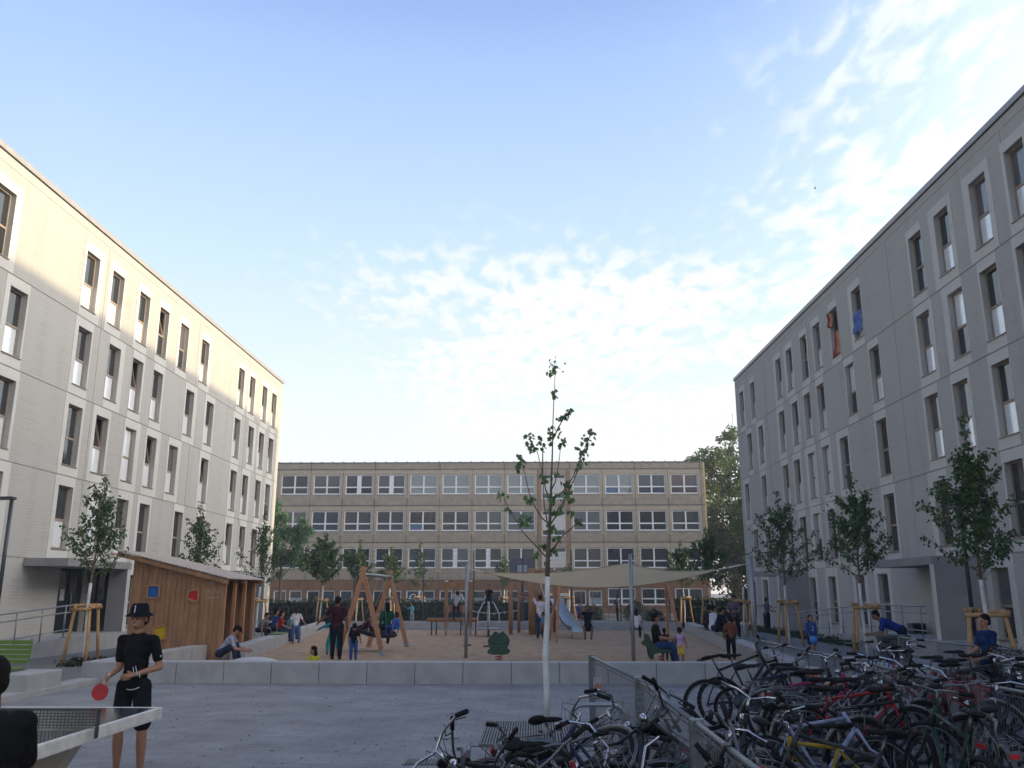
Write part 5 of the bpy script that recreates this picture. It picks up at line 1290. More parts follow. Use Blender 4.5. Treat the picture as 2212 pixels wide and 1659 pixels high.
person(-9.7, 29.0, 1.15, -40, 'child in white vest half hidden behind the playhouse corner', shirt=(.55, .53, .58), legs=(.03, .03, .05), sleeve='none', kid=.8, aR=((.2, .8, -.6), (0, .9, .3)))
# --- around the nest swing
person(-5.42, 24.7, 1.70, -4, 'man in maroon shirt and dark jeans walking away with arms held out', shirt=(.045, .012, .022), legs=(.010, .012, .022), skin='brown', aL=((-.72, .1, -.8), (-.72, .25, -.62)), aR=((.32, .1, -1), (.1, .2, -1)), tL=(-.03, .05, -1), tR=(.08, -.05, -1), vox=.0105, bulk=1.08)
person(-5.95, 26.6, 1.12, 20, 'child in teal clothes with outstretched arm behind the man in maroon', shirt=(.02, .24, .24), legs=(.02, .24, .24), sleeve='long', kid=.8, aL=((-.9, 0, -.35), (-.9, .2, -.5)), aR=((.6, 0, -.8), (.5, .3, -.6)), tL=(-.3, 0, -1), tR=(.35, 0, -1))
person(-4.86, 24.35, .98, 8, 'toddler in black tee shirt and blue jeans watching the swing', shirt=(.012, .012, .016), legs=(.03, .07, .22), kid=1, aL=((-.25, .1, -1), (-.05, .4, -1)), aR=((.4, .1, -.9), (.15, .4, -.9)))
person(-4.55, 27.9, 1.55, 25, 'woman in dark green top sitting in the nest swing', shirt=(.01, .07, .045), legs=(.012, .012, .02), sleeve='long', hair='long', z=.0, hip=.78, torso=(0, -.05, 1), tL=(-.2, .9, -.3), tR=(.2, .9, -.3), sL=(0, .1, -1), sR=(0, .1, -1))
person(-4.25, 27.6, 1.05, 60, 'small child in bright blue lying in the nest swing', shirt=(.06, .14, .48), legs=(.05, .08, .25), sleeve='long', kid=.9, z=.0, hip=.78, torso=(-.3, -.35, .6), **SIT)
person(-5.0, 28.2, 1.25, -20, 'girl in pale pink top holding on inside the nest swing', shirt=(.42, .33, .38), legs=(.05, .04, .06), sleeve='none', hair='long', kid=.6, z=.0, hip=.78, **SIT, aL=((-.3, .3, .9), (0, .1, 1)), aR=((.2, .4, .9), (0, .1, 1)))
person(-5.35, 27.8, 1.1, 100, 'child in dark red lying back at the left rim of the nest swing', shirt=(.07, .015, .03), legs=(.02, .02, .03), kid=.8, z=0, hip=.74, torso=(0, -.8, .5), **SIT)
# --- climbing frame, carousel, tower
person(-3.28, 38.15, 1.22, 5, 'boy in striped shirt climbing the ropes of the climbing frame', stripes=stripes_mat('white navy stripes', (.03, .03, .09), (.65, .65, .7), 6.5), legs=(.03, .03, .06), kid=.6, z=.68, torso=(.12, .1, 1), aL=((-.3, .5, .6), (0, .5, .8)), aR=((.2, .4, 1), (.1, .2, 1)), tL=(-.1, .3, -1), tR=(.15, .5, -.8), sL=(0, -.1, -1), sR=(0, -.5, -.8))
person(-2.9, 38.8, 1.0, 180, 'small child in dark clothes crouching under the board of the climbing frame', shirt=(.03, .03, .05), legs=(.2, .2, .2), kid=1, hip=.35, torso=(0, .2, 1), z=.25, tL=(-.2, .9, .1), tR=(.2, .9, .1), sL=(0, 0, -1), sR=(0, 0, -1))
person(-1.85, 37.9, 1.2, 180, 'child in dark clothes holding the mast on the steel carousel', shirt=(.015, .015, .02), legs=(.03, .03, .05), kid=.7, z=.36+.75, hip=.45, **SIT, aL=((-.1, .4, -.9), (.1, .9, .2)), aR=((.1, .4, -.9), (-.1, .9, .2)))
person(-1.15, 50.5, 1.4, 90, 'child in black vest and teal shorts beyond the far wall', shirt=(.02, .02, .025), legs=(.06, .20, .22), sleeve='none', leg='short', kid=.4, shoes=(.35, .05, .03), aR=((.2, .7, .4), (0, .3, 1)))
person(-6.35, 47.0, 1.32, 120, 'child in light cyan shirt standing before the mesh fence', shirt=(.16, .42, .50), legs=(.22, .28, .33), leg='short', kid=.5, shoes=(.5, .5, .5), aR=((.2, .8, -.3), (0, .7, .7)))
person(.32, 36.0, 1.72, 8, 'man in white shirt hidden behind the maple stem reaching for the rope', shirt=(.64, .60, .64), legs=(.02, .06, .10), aL=((-.3, .5, .8), (.15, .1, 1)), aR=((.2, .3, -1), (0, .6, -.8)))
person(.42, 35.2, 1.05, 90, 'small child in blue and red in front of the man in white', shirt=(.08, .24, .42), legs=(.02, .03, .06), kid=.9)
# --- swings
person(2.02, 32.75, 1.50, 178, 'girl in black dress swinging towards the camera', shirt=(.010, .011, .016), sleeve='short', leg='bare', dress=True, skin='brown', kid=.3, z=0, hip=.66, torso=(0, -.25, 1), aL=((-.15, .6, .25), (0, .05, 1)), aR=((.15, .6, .25), (0, .05, 1)), tL=(-.16, 1, -.25), tR=(.16, 1, -.25), sL=(.06, -.1, -1), sR=(-.06, -.1, -1))
person(3.86, 33.35, 1.35, 0, 'girl with long hair and white top on the right hand swing', shirt=(.60, .56, .60), legs=(.05, .03, .04), hair='long', kid=.4, z=0, hip=.58, torso=(0, .05, 1), aL=((-.3, .2, -.8), (-.05, .3, .9)), aR=((.3, .2, -.8), (.05, .3, .9)), tL=(-.25, 1, -.2), tR=(.25, 1, -.2), sL=(0, -.3, -1), sR=(0, -.3, -1))
person(2.75, 52.0, 1.25, 200, 'child in blue top and dark red shorts near the school entrance', shirt=(.04, .09, .30), legs=(.12, .02, .04), leg='short', kid=.6)
person(5.0, 52.5, 1.65, 80, 'person in grey shirt raising a hand to the face beyond the far wall', shirt=(.06, .07, .09), legs=(.02, .02, .03), aL=((0, .5, -.6), (0, .4, .9)))
# --- spring rider and beside it
person(3.22, 23.4, 1.70, -90, 'man in black tee shirt and blue jeans riding the green spring rider', shirt=(.010, .010, .012), legs=(.02, .045, .14), skin='tan', hair='curly', z=0, hip=.47, torso=(0, -.05, 1), aL=((-.1, .35, -.9), (.1, .95, -.1)), aR=((.1, .35, -.9), (-.1, .95, -.1)), tL=(-.35, .9, .02), tR=(.35, .9, .02), sL=(-.05, .15, -1), sR=(.05, .15, -1), shoes=(.10, .05, .04), vox=.011)
person(*atz(1471, 1437), .92, 5, 'toddler girl in lilac vest and yellow shorts beside the spring rider', shirt=(.42, .30, .52), legs=(.58, .42, .09), sleeve='none', leg='short', kid=1, hair='curly', aL=((-.35, .1, -.9), (-.15, .3, -1)), aR=((.4, .1, -.9), (.2, .2, -1)))
person(3.58, 24.5, .85, 0, 'tiny child with a ponytail hidden behind the toddler in lilac', shirt=(.08, .03, .05), legs=(.05, .05, .05), kid=1, hair='pony')
person(*atz(1581, 1426), 1.18, 4, 'boy in rust brown jacket and black trousers standing in the sand', shirt=(.16, .055, .035), legs=(.010, .010, .014), sleeve='long', kid=.6, aL=((-.3, .1, -1), (.15, .5, -.9)), aR=((.3, .1, -1), (-.15, .5, -.9)), vox=.012)
# --- right wall
gr = 'three people sitting on the right wall'
person(6.55, 32.0, 1.70, -75, 'man in black seated nearest on the right wall leaning forward', shirt=(.008, .010, .016), legs=(.010, .010, .014), sleeve='long', z=0, hip=.56, torso=(.05, .35, .9), look=(0, .8, -.5), aL=((-.1, .3, -1), (0, .9, .1)), aR=((.1, .3, -1), (0, .9, .1)), tL=(-.1, 1, -.02), tR=(.2, 1, -.1), sL=(0, .1, -1), sR=(0, .2, -1), group=gr, vox=.012)
person(6.60, 33.1, 1.70, -70, 'man in white shirt in the middle of the three on the right wall', shirt=(.62, .62, .70), legs=(.02, .02, .03), z=0, hip=.56, torso=(.08, .12, 1), **SIT, group=gr, vox=.012)
person(6.68, 34.2, 1.72, -65, 'man in dark maroon shirt, farthest of the three on the right wall', shirt=(.025, .014, .022), legs=(.015, .015, .02), skin='brown', z=0, hip=.56, torso=(.06, .10, 1), **SIT, group=gr, vox=.012)
person(8.0, 35.6, 1.76, 150, 'man in a dark plaid shirt standing by the right wall looking down', stripes=stripes_mat('dark plaid', (.02, .02, .04), (.30, .20, .24), 5.5, 'Z', True), legs=(.010, .010, .016), z=0, look=(0, .8, -.5), aL=((-.2, .2, -1), (.45, .9, -.1)), aR=((.2, .2, -1), (-.45, .9, -.1)), tL=(-.14, 0, -1), tR=(.14, .05, -1), vox=.012)
person(11.1, 42.5, 1.6, -80, 'boy in grey tee shirt and black trousers standing before the right block', shirt=(.08, .09, .11), legs=(.010, .010, .012), z=0, aL=((-.1, .2, -1), (.1, .9, -.2)), aR=((.1, .2, -1), (-.1, .9, -.2)))
person(11.6, 44.5, 1.5, 170, 'person in pale top and dark trousers at the far railing of the right block', shirt=(.40, .30, .34), legs=(.012, .012, .016), z=.0, sleeve='long', aR=((.8, .3, 0), (.9, .3, .1)), aL=((-.5, .3, -.3), (-.4, .7, .2)))
kx, ky = atz(1756, 1413)
person(kx, ky, 1.16, 185, 'small child in blue striped football shirt carrying a blue ball', shirt=(.03, .08, .26), legs=(.03, .04, .08), sleeve='long', leg='short', kid=.9, z=0, hair='long', aL=((-.2, .15, -1), (.25, .6, -.9)), aR=((.2, .15, -1), (-.25, .6, -.9)), vox=.012)
b = MB(); b.ell((0, 0, 0), (.125, .125, .125), None, 24, 16); o = b.build('ball', mat('light blue ball', (.05, .22, .62), .4)); o.location = (kx, ky-.20, .42); tag(o, 'light blue ball held in front of the child in the striped shirt', 'ball')
me = textmesh('3', .2, .003); me.materials.append(whitep); o = bpy.data.objects.new('shirt_number', me); col.objects.link(o)
o.parent = bpy.data.objects[[q.name for q in col.objects if q.get('label', '').startswith('small child in blue striped')][0]]; o.location = (0, .125, .68); o.rotation_euler = (pi/2, 0, pi)
person(9.1, 22.3, 1.72, 72, 'man in royal blue shirt bending forward beside the right hand stake frame', shirt=(.012, .035, .20), legs=(.012, .014, .035), skin='brown', z=0, torso=(0, .85, .42), look=(0, .8, -.5), hip=.90, aL=((-.1, .25, -1), (.1, 1, -.15)), aR=((.1, .25, -1), (-.1, 1, -.15)), tL=(-.1, -.1, -1), tR=(.1, .1, -1), vox=.011)
person(7.05, 14.1, 1.50, 100, 'boy in navy tee shirt in profile standing among the bicycles', shirt=(.010, .028, .10), legs=(.01, .012, .02), skin='tan', hair='short', z=0, look=(.1, 1, -.15), aL=((-.1, .3, -1), (0, .8, -.4)), aR=((.1, .3, -1), (0, .8, -.4)), vox=.010, detail=True)
# ------------------------------------------------------------------ barrier fences of the bicycle area
plate_o = mat('orange sticker', (.60, .16, .05), .6); plate_w = mat('white sticker', (.55, .53, .52), .6)
def barrier(label, pts, h=.92, stickers=()):
    root = thing('mesh_barrier', label, 'fence', (pts[0][0], pts[0][1], 0), 0, 'galvanised mesh barriers round the bicycles')
    o = V((pts[0][0], pts[0][1], 0)); P_ = [V((p[0], p[1], 0))-o for p in pts]
    for i, p in enumerate(P_):
        b = MB(); b.bevbox(p.x-.045, p.x+.045, p.y-.045, p.y+.045, 0, h+.03, .008); b.build('post', dsteel, root)
    for i in range(len(P_)-1):
        p, q = P_[i], P_[i+1]; d = (q-p); Ln = d.length; d.normalize()
        b = MB(); b.tube([p+d*.05+V((0, 0, h)), q-d*.05+V((0, 0, h))], .021, 10); b.build('top_rail', dsteel, root)
        b = MB(); n = int(Ln/.05)
        for k in range(1, n):
            s = p+d*(k*Ln/n); b.bar(s+V((0, 0, .1)), s+V((0, 0, h-.03)), .0032, .0032)
        sd_ = V((-d.y, d.x, 0))*.007
        for z in (.12, .5, .87):
            for sg in (-1, 1): b.bar(p+d*.05+sd_*sg+V((0, 0, z)), q-d*.05+sd_*sg+V((0, 0, z)), .006, .006)
        b.build('mesh_panel', dsteel, root)
    for (x, y, z, ax) in stickers:
        b = MB(); T = M.Translation((x-o.x, y-o.y, z)) @ M.Rotation(ax, 4, 'Z')
        b.box(-.10, .10, -.003, .0, -.11, .11, T); b.cur = 1; b.prism([(-.085, -.09), (.085, -.09), (.085, .02), (.03, .0), (.0, .03), (-.085, .0)], 0, .004, T @ M.Translation((0, -.0035, 0)) @ M.Rotation(pi/2, 4, 'X'))
        b.build('sign_plate', [plate_w, plate_o], root)
    return root
barrier('mesh barrier behind the heap of bicycles nearest the maple', [(.83, 12.75), (1.10, 9.45), (1.13, 6.40), (1.15, 3.4)], stickers=[(.90, 12.68, .55, R(50))])
barrier('long mesh barrier between the two rows of bicycles on the right', [(4.29, 17.2), (4.30, 13.5), (4.20, 9.25)], stickers=[(4.16, 13.6, .62, R(-10)), (4.05, 12.4, .60, R(-20))])
barrier('mesh barrier continuing towards the lower right corner', [(4.42, 9.15), (4.5, 6.2), (4.5, 3.2)])
barrier('far right mesh barrier in front of the stake frames', [(7.46, 18.4), (7.5, 14.1), (7.55, 10.0)])
hr = thing('bike_rack', 'steel hoop bicycle rack rising from the heap by the first barrier', 'bike rack', (.62, 8.75, 0))
b = MB(); pts = [(-.27, 0, 0), (-.27, 0, .62)]+[(-.27+.14*(1-cos(a)), 0, .62+.14*sin(a)) for a in (.4, .8, 1.2, 1.57)]+[(.13+.14*sin(a), 0, .62+.14*cos(a)) for a in (0, .4, .8, 1.2, 1.57)]+[(.27, 0, 0)]
b.tube(pts, .021, 10); b.build('hoop', steel, hr)
# ------------------------------------------------------------------ bicycles
tyre_m = mat('tyre rubber', (.013, .013, .014), .8, .15, 30, spec=.15); alu = mat('dull aluminium', (.13, .135, .14), .38, .1, 20, metal=.8); dchrome = mat('tarnished chrome', (.45, .46, .48), .22, .1, 20, metal=1.)
saddle_m = mat('saddle', (.010, .010, .011), .7, spec=.2)
FC = {}
def framemat(c):
    c = tuple(q*.62 for q in c)
    k = 'frame %.3f %.3f %.3f' % c
    return mat(k, c, .45, .3, 14, spec=.3)
def bicycle(style, wr=.335, fend=True, rack=True, basket=None, bar='swept'):
    """wheels touch z=0, bike runs along +X; rear hub at the origin"""
    root = thing('bicycle', 'prototype', 'bicycle')
    wb = 1.06 if wr > .3 else .86; bb = V((.43 if wr > .3 else .34, 0, .28)); hub = V((0, 0, wr)); fh = V((wb, 0, wr))
    k = wr/.335
    seat = V((.25*k, 0, .74*k+.04)); ht = V((.86*k, 0, .86*k)); hb_ = V((.895*k, 0, .72*k))
    fr = MB()
    fr.tube([bb, seat], .016, 8)
    if style == 'city': fr.tube([bb+V((.02, 0, .06)), V((.55*k, 0, .42*k)), V((.72*k, 0, .56*k)), hb_], .019, 8); fr.tube([bb.lerp(seat, .45), V((.55*k, 0, .52*k)), V((.72*k, 0, .66*k)), ht.lerp(hb_, .3)], .014, 8)
    else: fr.tube([bb, hb_], .021, 8); fr.tube([bb.lerp(seat, .92), ht.lerp(hb_, .15)], .017, 8)
    fr.tube([hb_, ht+V((-.008, 0, .03))], .022, 10)
    for s in (-1, 1):
        fr.tube([bb, hub+V((.1, s*.055, 0)), hub+V((0, s*.06, 0))], .010, 6); fr.tube([bb.lerp(seat, .9), hub+V((.05, s*.05, .1)), hub+V((0, s*.06, 0))], .008, 6)
    fro = fr.build('frame', framemat((.02, .02, .025)), root)
    fk_ = MB()
    for s in (-1, 1): fk_.tube([hb_+V((.005, s*.045, -.02)), hb_+V((.05, s*.055, -.2)), fh+V((-.02, s*.055, .12)), fh+V((0, s*.055, 0))], [.013, .013, .010, .008], 8)
    fk_.tube([hb_+V((.005, -.05, -.02)), hb_+V((.005, .05, -.02))], .015, 8); fk_.build('fork', framemat((.02, .02, .025)), root)
    for c, nm in ((hub, 'rear'), (fh, 'front')):
        t = MB(); rt = .020 if style != 'mtb' else .027
        t.tube([c+V(((wr-rt)*cos(a), 0, (wr-rt)*sin(a))) for a in [2*pi*q/32 for q in range(32)]], rt, 8, closed=True)
        wo = t.build('wheel', tyre_m, root)
        r_ = MB(); r_.tube([c+V(((wr-rt*2.1)*cos(a), 0, (wr-rt*2.1)*sin(a))) for a in [2*pi*q/32 for q in range(32)]], .010, 6, closed=True)
        r_.tube([c+V((0, -.05, 0)), c+V((0, .05, 0))], .020, 8)
        ns = 24
        for q in range(ns):
            a = 2*pi*q/ns; a2 = a+(.5 if q % 2 else -.5)
            r_.tube([c+V((.018*cos(a2), .03 if q % 2 else -.03, .018*sin(a2))), c+V(((wr-rt*2.2)*cos(a), 0, (wr-rt*2.2)*sin(a)))], .0016, 3)
        r_.build('rim', alu, wo)
        if fend:
            f_ = MB(); a0, a1 = (20, 195) if nm == 'rear' else (35, 170)
            f_.tube([c+V(((wr+.018)*cos(R(a)), 0, (wr+.018)*sin(R(a)))) for a in range(a0, a1, 12)], .022, 6)
            f_.tube([c+V((0, .06, 0)), c+V(((wr+.018)*cos(R(150)), 0, (wr+.018)*sin(R(150))))], .003, 4); f_.build('mudguard', alu if rack else tyre_m, root)
    st = MB(); st.tube([seat, seat+V((-.03, 0, .13))], .013, 8)
    so = st.build('seat_post', alu, root)
    sa = MB(); p = seat+V((-.04, 0, .155))
    sa.ell(tuple(p+V((-.06, 0, 0))), (.085, .066, .028), None, 14, 8); sa.ell(tuple(p+V((.06, 0, .0))), (.12, .028, .022), None, 12, 8); sa.build('saddle', saddle_m, root)
    hbm = MB(); st_ = ht+V((-.01, 0, .05)); c = st_+V((.03, 0, .10))
    hbm.tube([st_, st_+V((-.008, 0, .09)), c], .014, 8)
    if bar == 'flat': L_ = [(0, -.29), (.02, -.12), (.03, 0), (.02, .12), (0, .29)]; pts = [c+V((x, y, .0 if abs(y) < .01 else .015)) for x, y in L_]
    else: L_ = [(-.20, -.27, .06), (-.10, -.24, .07), (.02, -.13, .05), (.03, 0, 0), (.02, .13, .05), (-.10, .24, .07), (-.20, .27, .06)]; pts = [c+V(q) for q in L_]
    hbm.tube(pts, .0105, 8)
    ho = hbm.build('handlebar', dchrome if bar == 'swept' else alu, root)
    for e_ in (0, -1):
        g = MB(); p = pts[e_]; q = pts[1 if e_ == 0 else -2]; d = (q-p).normalized(); g.tube([p-d*.02, p+d*.10], .018, 8); g.build('grip', tyre_m, ho)
        lv = MB(); lv.tube([p+d*.12+V((0, 0, -.01)), p+d*.12+V((.06, 0, -.03)), p+d*.0+V((.07, 0, -.04))], .006, 5); lv.build('brake_lever', alu, ho)
    cr = MB(); cr.lathe([(.0, -.003), (.095, -.003), (.095, .003), (0, .003)], 20, M.Translation(bb+V((0, -.06, 0))) @ M.Rotation(pi/2, 4, 'X'))
    cr.tube([bb+V((0, -.075, 0)), bb+V((.12, -.085, -.12))], .010, 6); cr.tube([bb+V((0, .06, 0)), bb+V((-.12, .07, .12))], .010, 6); cr.tube([bb+V((0, -.07, 0)), bb+V((0, .06, 0))], .018, 8)
    cr.bevbox(bb.x+.07, bb.x+.17, -.19, -.09, bb.z-.135, bb.z-.105, .006); cr.bevbox(bb.x-.17, bb.x-.07, .075, .175, bb.z+.105, bb.z+.135, .006)
    for s in (.095, -.095): cr.tube([bb+V((0, -.06, s)), hub+V((0, -.06, s*.4))], .004, 4)
    cr.build('crank', darkmetal, root)
    cb = MB(); cb.tube([c+V((0, .1, 0)), c+V((.12, .06, .03)), c+V((.1, .02, -.12)), hb_+V((.03, .02, 0))], .003, 4); cb.tube([c+V((0, -.1, 0)), c+V((.13, -.04, .05)), c+V((.06, 0, -.1)), ht.lerp(seat, .3)], .003, 4); cb.build('brake_cable', tyre_m, root)
    if rack:
        rk = MB(); z = 2*wr+.07
        for s in (-1, 1): rk.tube([(.14, s*.05, z+.02), (-.26, s*.07, z)], .006, 6); rk.tube([(-.18, s*.07, z), (0, s*.06, wr)], .005, 5); rk.tube([(.02, s*.06, z), (0, s*.06, wr)], .005, 5)
        for x in (.1, 0, -.12, -.26): rk.tube([(x, -.065, z+.002), (x, .065, z+.002)], .005, 5)
        rk.box(-.31, -.28, -.05, .05, z-.09, z-.03); rk.build('luggage_rack', alu, root)
        rf = MB(); rf.box(-.325, -.31, -.032, .032, z-.075, z-.045); rf.build('rear_reflector', mat('red reflector', (.45, .01, .015), .3), root)
        hl = MB(); hl.lathe([(0, -.03), (.025, -.02), (.036, .03), (0, .034)], 12, M.Translation(hb_+V((.09, 0, .12))) @ M.Rotation(pi/2, 4, 'Y')); hl.build('headlight', dchrome, root)
    if basket:
        bk = MB(); o = c+V((.08, 0, -.2))
        for z in (0, .07, .14, .2): s = 1+z*.8; bk.tube([o+V((x*s+.1, y*s, z)) for x, y in ((-.1, -.15), (.14, -.15), (.14, .15), (-.1, .15))], .004, 4, closed=True)
        for k in range(24):
            t = k/24*4; sgi = int(t); f = t-sgi; cr_ = [(-.1, -.15), (.14, -.15), (.14, .15), (-.1, .15)]; a_, b_ = V(cr_[sgi]), V(cr_[(sgi+1) % 4]); q = a_.lerp(b_, f)
            bk.tube([o+V((q.x+.1, q.y, 0)), o+V((q.x*1.16+.1, q.y*1.16, .2))], .002, 3)
        for k in range(7): bk.tube([o+V((0, -.15+k*.05, 0)), o+V((.24, -.15+k*.05, 0))], .002, 3)
        bk.build('basket', basket, root)
    return root
protos = {'city': bicycle('city', basket=None), 'cityb': bicycle('city', basket=mat('wire basket', (.2, .2, .2), .4, metal=.5)), 'trek': bicycle('diamond', bar='flat'), 'race': bicycle('diamond', fend=False, rack=False, bar='flat'),
          'mtb': bicycle('mtb', fend=False, rack=False, bar='flat'), 'kid': bicycle('mtb', wr=.24, fend=False, rack=False, bar='swept')}
used = set()
def place(kind, x, y, hd, lean, pitch, z, colr, label, group, basket_c=None, wheel_c=None, yaw_bar=0):
    o = protos[kind]
    c = copy_tree(o) if kind in used else o
    used.add(kind)
    wb = 1.06
    c.rotation_mode = 'QUATERNION'
    Rm = M.Rotation(R(hd), 4, 'Z') @ M.Rotation(R(-pitch), 4, 'Y') @ M.Rotation(R(lean), 4, 'X')
    off = Rm @ V((.53, 0, 0))
    c.location = (x-off.x, y-off.y, z); c.rotation_quaternion = Rm.to_quaternion()
    c['label'] = label; c['category'] = 'bicycle'; c['group'] = group
    fm = framemat(colr)
    def walk(q):
        base = q.name.split('.')[0]
        if base in ('frame', 'fork'): setmat(q, fm)
        if base == 'basket' and basket_c: setmat(q, basket_c)
        if base == 'rim' and wheel_c: setmat(q, wheel_c)
        for ch in q.children: walk(ch)
    walk(c)
    if yaw_bar:
        for ch in c.children:
            if ch.name.split('.')[0] == 'handlebar':
                piv = V((.86, 0, 0)); ch.matrix_local = M.Translation(piv) @ M.Rotation(R(yaw_bar), 4, 'Z') @ M.Translation(-piv)
    return c
redb = mat('red wire basket', (.35, .02, .03), .5)
G1, G2, G3 = 'bicycles heaped against the first barrier', 'bicycles standing along the left of the long barrier', 'bicycles crowded between the long and the far barrier'
silver, black, blue_, wht, red_, pink, grn_, dgrn, navy, orng = (.42, .44, .46), (.012, .012, .014), (.03, .06, .40), (.52, .54, .58), (.38, .015, .02), (.42, .03, .14), (.02, .16, .09), (.012, .05, .035), (.012, .02, .07), (.48, .10, .02)
# heap at barrier A: x, y, heading, lean, pitch, z
place('race', -.02, 6.75, 200, 58, 3, .0, black, 'black bicycle leaning far out with its handlebar over the grate', G1, yaw_bar=-18)
place('city', .40, 7.15, 160, 44, 5, .0, navy, 'dark blue step through bicycle leaning right behind the outermost one', G1, yaw_bar=25)
place('trek', .42, 6.30, 80, -14, -6, -.16, red_, 'red framed bicycle with its steel luggage rack turned to the camera', G1)
place('city', .80, 6.5, 70, 32, 0, -.02, dgrn, 'green bicycle beside the red one in the heap', G1, yaw_bar=30)
place('cityb', .60, 7.6, 20, -40, 0, .0, (.2, .2, .21), 'silver bicycle with a wire basket under the hoop rack', G1, yaw_bar=-20)
place('trek', .80, 8.2, 95, 30, 0, .0, black, 'black bicycle parked along the barrier behind the hoop rack', G1, yaw_bar=15)
place('city', .35, 8.35, -12, 52, 0, .0, (.07, .045, .03), 'brown bicycle behind the hoop rack with raised grips', G1, yaw_bar=40)
place('race', .90, 5.9, 115, -46, 4, .0, orng, 'orange bicycle wedged low at the front of the heap', G1)
place('mtb', .30, 5.7, 60, 52, 2, .0, (.03, .10, .25), 'blue mountain bicycle at the bottom edge of the heap', G1)
place('city', 1.48, 7.15, 84, 14, 0, -.02, black, 'black bicycle on the right hand side of the first barrier', G1, yaw_bar=-25)
place('kid', -.02, 7.4, 35, -52, 0, .0, (.30, .2, .03), 'small yellow child bicycle sunk in the heap', G1)
place('trek', .55, 6.95, 120, 50, 8, .12, black, 'black bicycle lying on top of the middle of the heap', G1, yaw_bar=10)
place('city', .12, 6.05, 100, -46, 4, .0, (.10, .10, .11), 'grey bicycle low at the left front of the heap', G1, yaw_bar=20)
place('mtb', .62, 5.75, 30, 36, 6, .05, black, 'black mountain bicycle across the front of the heap', G1, yaw_bar=-30)
place('trek', .75, 7.35, 250, -48, 4, .0, (.02, .12, .07), 'green bicycle hanging against the barrier panel', G1, yaw_bar=15)
place('race', -.1, 6.3, 170, 64, 4, .02, (.02, .03, .10), 'navy bicycle at the outer left edge of the heap', G1, yaw_bar=25)
place('cityb', .35, 6.8, 225, -56, 4, .06, black, 'black basket bicycle tipped over in the heap centre', G1, yaw_bar=-25)
# along barrier B (left side)
lst = [('mtb', 3.15, 12.7, 4, -7, 3, black, 'black mountain bicycle, farthest of the row by the long barrier', 12), ('mtb', 2.95, 12.35, -8, -14, 12, (.02, .02, .03), 'black bicycle with its rear wheel raised above the next one', 0), ('race', 3.2, 11.7, -28, 20, 4, navy, 'navy bicycle with its pale rimmed rear wheel turned out at an angle', -20),
       ('city', 3.45, 11.35, 12, -10, 0, black, 'black step through bicycle, third behind the raised wheel', 25), ('trek', 3.35, 10.95, -6, 9, 0, pink, 'magenta framed bicycle in the dark row', 0), ('city', 3.5, 10.6, 8, 5, 0, (.05, .05, .06), 'dark grey bicycle beside the magenta one', -30),
       ('cityb', 3.4, 10.15, -10, -12, 0, black, 'black bicycle with a plain wire basket below the orange stickers', 10), ('city', 3.55, 9.8, 6, 13, 2, silver, 'silver bicycle with wide chrome handlebar under the stickers', 10), ('trek', 3.3, 9.35, -4, -9, 0, red_, 'red bicycle with bright down tube in the middle of the row', 20),
       ('cityb', 3.55, 8.85, 10, 10, 0, (.06, .02, .02), 'dark red bicycle with a red wire basket', -10), ('race', 3.0, 8.45, -30, -18, 2, black, 'black bicycle with white straight handlebar before the red basket', 30), ('city', 3.75, 8.1, 60, 16, 2, wht, 'white bicycle with long chrome curved handlebar', 0),
       ('trek', 3.75, 7.5, 75, -8, 2, black, 'black bicycle with red rear light seen from behind', 0), ('mtb', 3.15, 7.3, 88, 10, 1, dgrn, 'dark green bicycle seen end on beside the red rear light', 0), ('city', 4.15, 7.0, 80, 10, 3, (.35, .42, .04), 'bicycle with acid yellow frame near the lower right', 12)]
for k, (kd, x, y, hd, ln, pt, c_, lab, yb) in enumerate(lst):
    place(kd, x, y, hd, ln, pt, .0, c_, lab, G2, basket_c=redb if 'red wire' in lab else None, yaw_bar=yb)
place('race', 2.62, 7.95, 12, -34, -2, .02, (.38, .44, .60), 'white and blue bicycle leaning low in front of the row', G2, yaw_bar=10)
place('mtb', 2.1, 6.7, 150, 35, 2, .0, (.05, .05, .05), 'black bicycle lying at the foot of the barrier post, grips to the left', G2, yaw_bar=-20)
place('kid', 2.3, 7.7, 190, 20, 0, .0, (.45, .30, .02), 'small yellow child bicycle beside the white and blue one', G2)
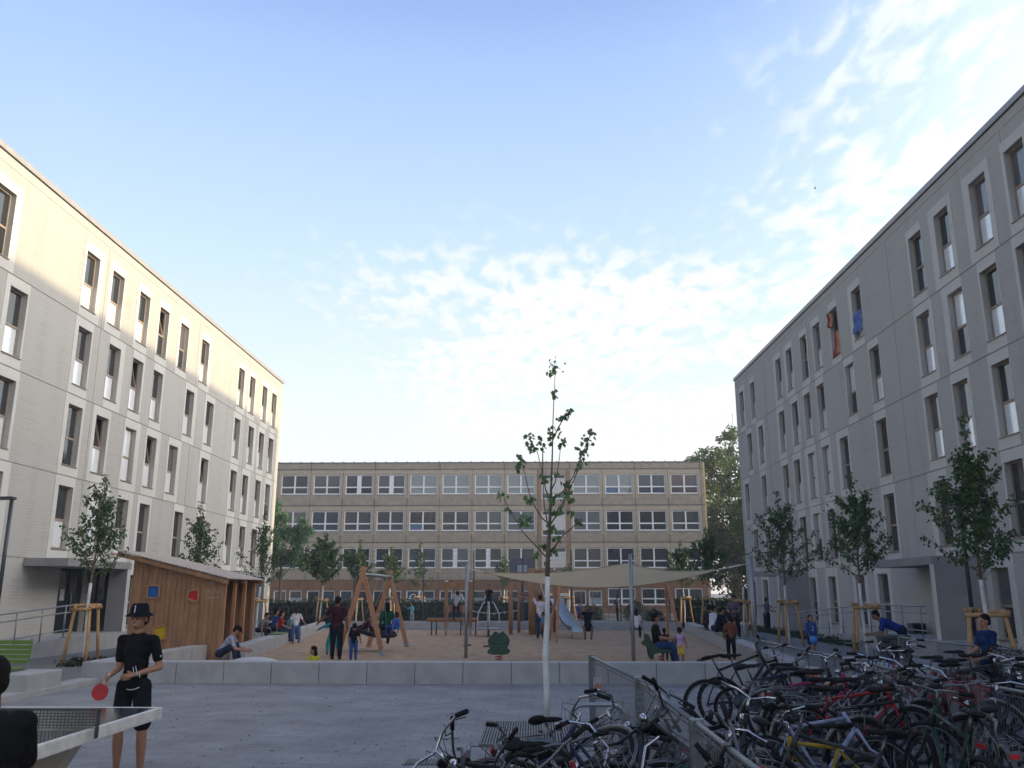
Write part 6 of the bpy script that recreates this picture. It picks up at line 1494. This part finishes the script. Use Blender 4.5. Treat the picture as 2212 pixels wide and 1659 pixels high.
# between the barriers
lst = [('mtb', 5.55, 14.6, 200, 6, 0, blue_, 'blue bicycle with raised black grips, farthest of the crowd', 20), ('city', 6.1, 14.0, 178, -8, 0, black, 'black bicycle with chrome bar below the far barrier', -20), ('trek', 6.6, 13.4, 5, 10, 0, (.03, .05, .04), 'dark bicycle right of the chrome bar one', 30), ('city', 5.35, 13.1, 170, -12, 0, silver, 'silver bicycle behind the long barrier rail', 10),
       ('race', 6.0, 12.6, 12, 12, 0, dgrn, 'dark green bicycle in front of the boy in navy', 0), ('trek', 6.7, 12.2, 186, -7, 0, black, 'black bicycle just right of the boy in navy', 25), ('city', 5.1, 12.0, 160, 9, 0, (.3, .02, .03), 'red bicycle tucked behind the long barrier', -20), ('cityb', 5.6, 11.4, 8, -12, 0, black, 'black basket bicycle deep in the crowd', 0),
       ('trek', 6.5, 11.2, 175, 14, 0, grn_, 'bright green bicycle under the far barrier', 10), ('city', 7.0, 10.9, 60, -10, 0, wht, 'white bicycle with a red saddle cover by the far barrier', -30), ('city', 5.2, 10.7, 20, 10, 0, navy, 'navy bicycle next to the long barrier end post', 15), ('race', 5.9, 10.3, 195, -16, 0, (.05, .05, .05), 'dark bicycle with white down tube in the crowd centre', 0),
       ('mtb', 6.6, 9.9, 10, 8, 0, orng, 'orange bicycle with curved orange mudguards', 20), ('city', 5.3, 9.5, 170, 12, 2, black, 'black bicycle with pale bars near the second end post', -15), ('trek', 6.0, 9.1, 30, -14, 0, silver, 'silver bicycle, third from the lower right corner', 25), ('city', 5.3, 8.5, 75, 12, 2, (.03, .12, .05), 'green bicycle below the near barrier rail', 0),
       ('city', 6.0, 8.1, 105, -10, 2, silver, 'silver bicycle with chrome curved bar at the lower right corner', 10), ('trek', 5.0, 7.6, 85, 14, 4, black, 'black bicycle at the bottom edge beyond the near barrier', 20), ('race', 5.6, 7.3, 60, -16, 3, red_, 'red bicycle in the lower right corner', 0), ('kid', 6.4, 10.5, 100, 12, 0, blue_, 'small blue child bicycle between larger ones', 0)]
for k, (kd, x, y, hd, ln, pt, c_, lab, yb) in enumerate(lst):
    place(kd, x, y, hd, ln, pt, .0, c_, lab, G3, yaw_bar=yb)
# red saddle cover on the white bicycle
for o in list(col.objects):
    if o.get('label', '').startswith('white bicycle with a red saddle'):
        for ch in o.children:
            if ch.name.split('.')[0] == 'saddle': setmat(ch, mat('red saddle cover', (.42, .02, .02), .7))
import sys
bpy.context.view_layer.update()
# ------------------------------------------------------------------ thin air volume added to imitate veiling lens glare
m = bpy.data.materials.new('glare_haze'); m.use_nodes = True; nt = m.node_tree; nt.nodes.clear()
o_ = nt.nodes.new('ShaderNodeOutputMaterial'); v_ = nt.nodes.new('ShaderNodeVolumePrincipled')
v_.inputs['Color'].default_value = (.92, .95, 1, 1); v_.inputs['Density'].default_value = .0011; v_.inputs['Anisotropy'].default_value = .2
nt.links.new(v_.outputs[0], o_.inputs['Volume'])
b = MB(); b.box(-60, 60, -30, 140, -1.0, 25)
tag(b.build('glare_haze', m), 'thin added air volume standing in for lens glare', 'glare_haze', kind='stuff')
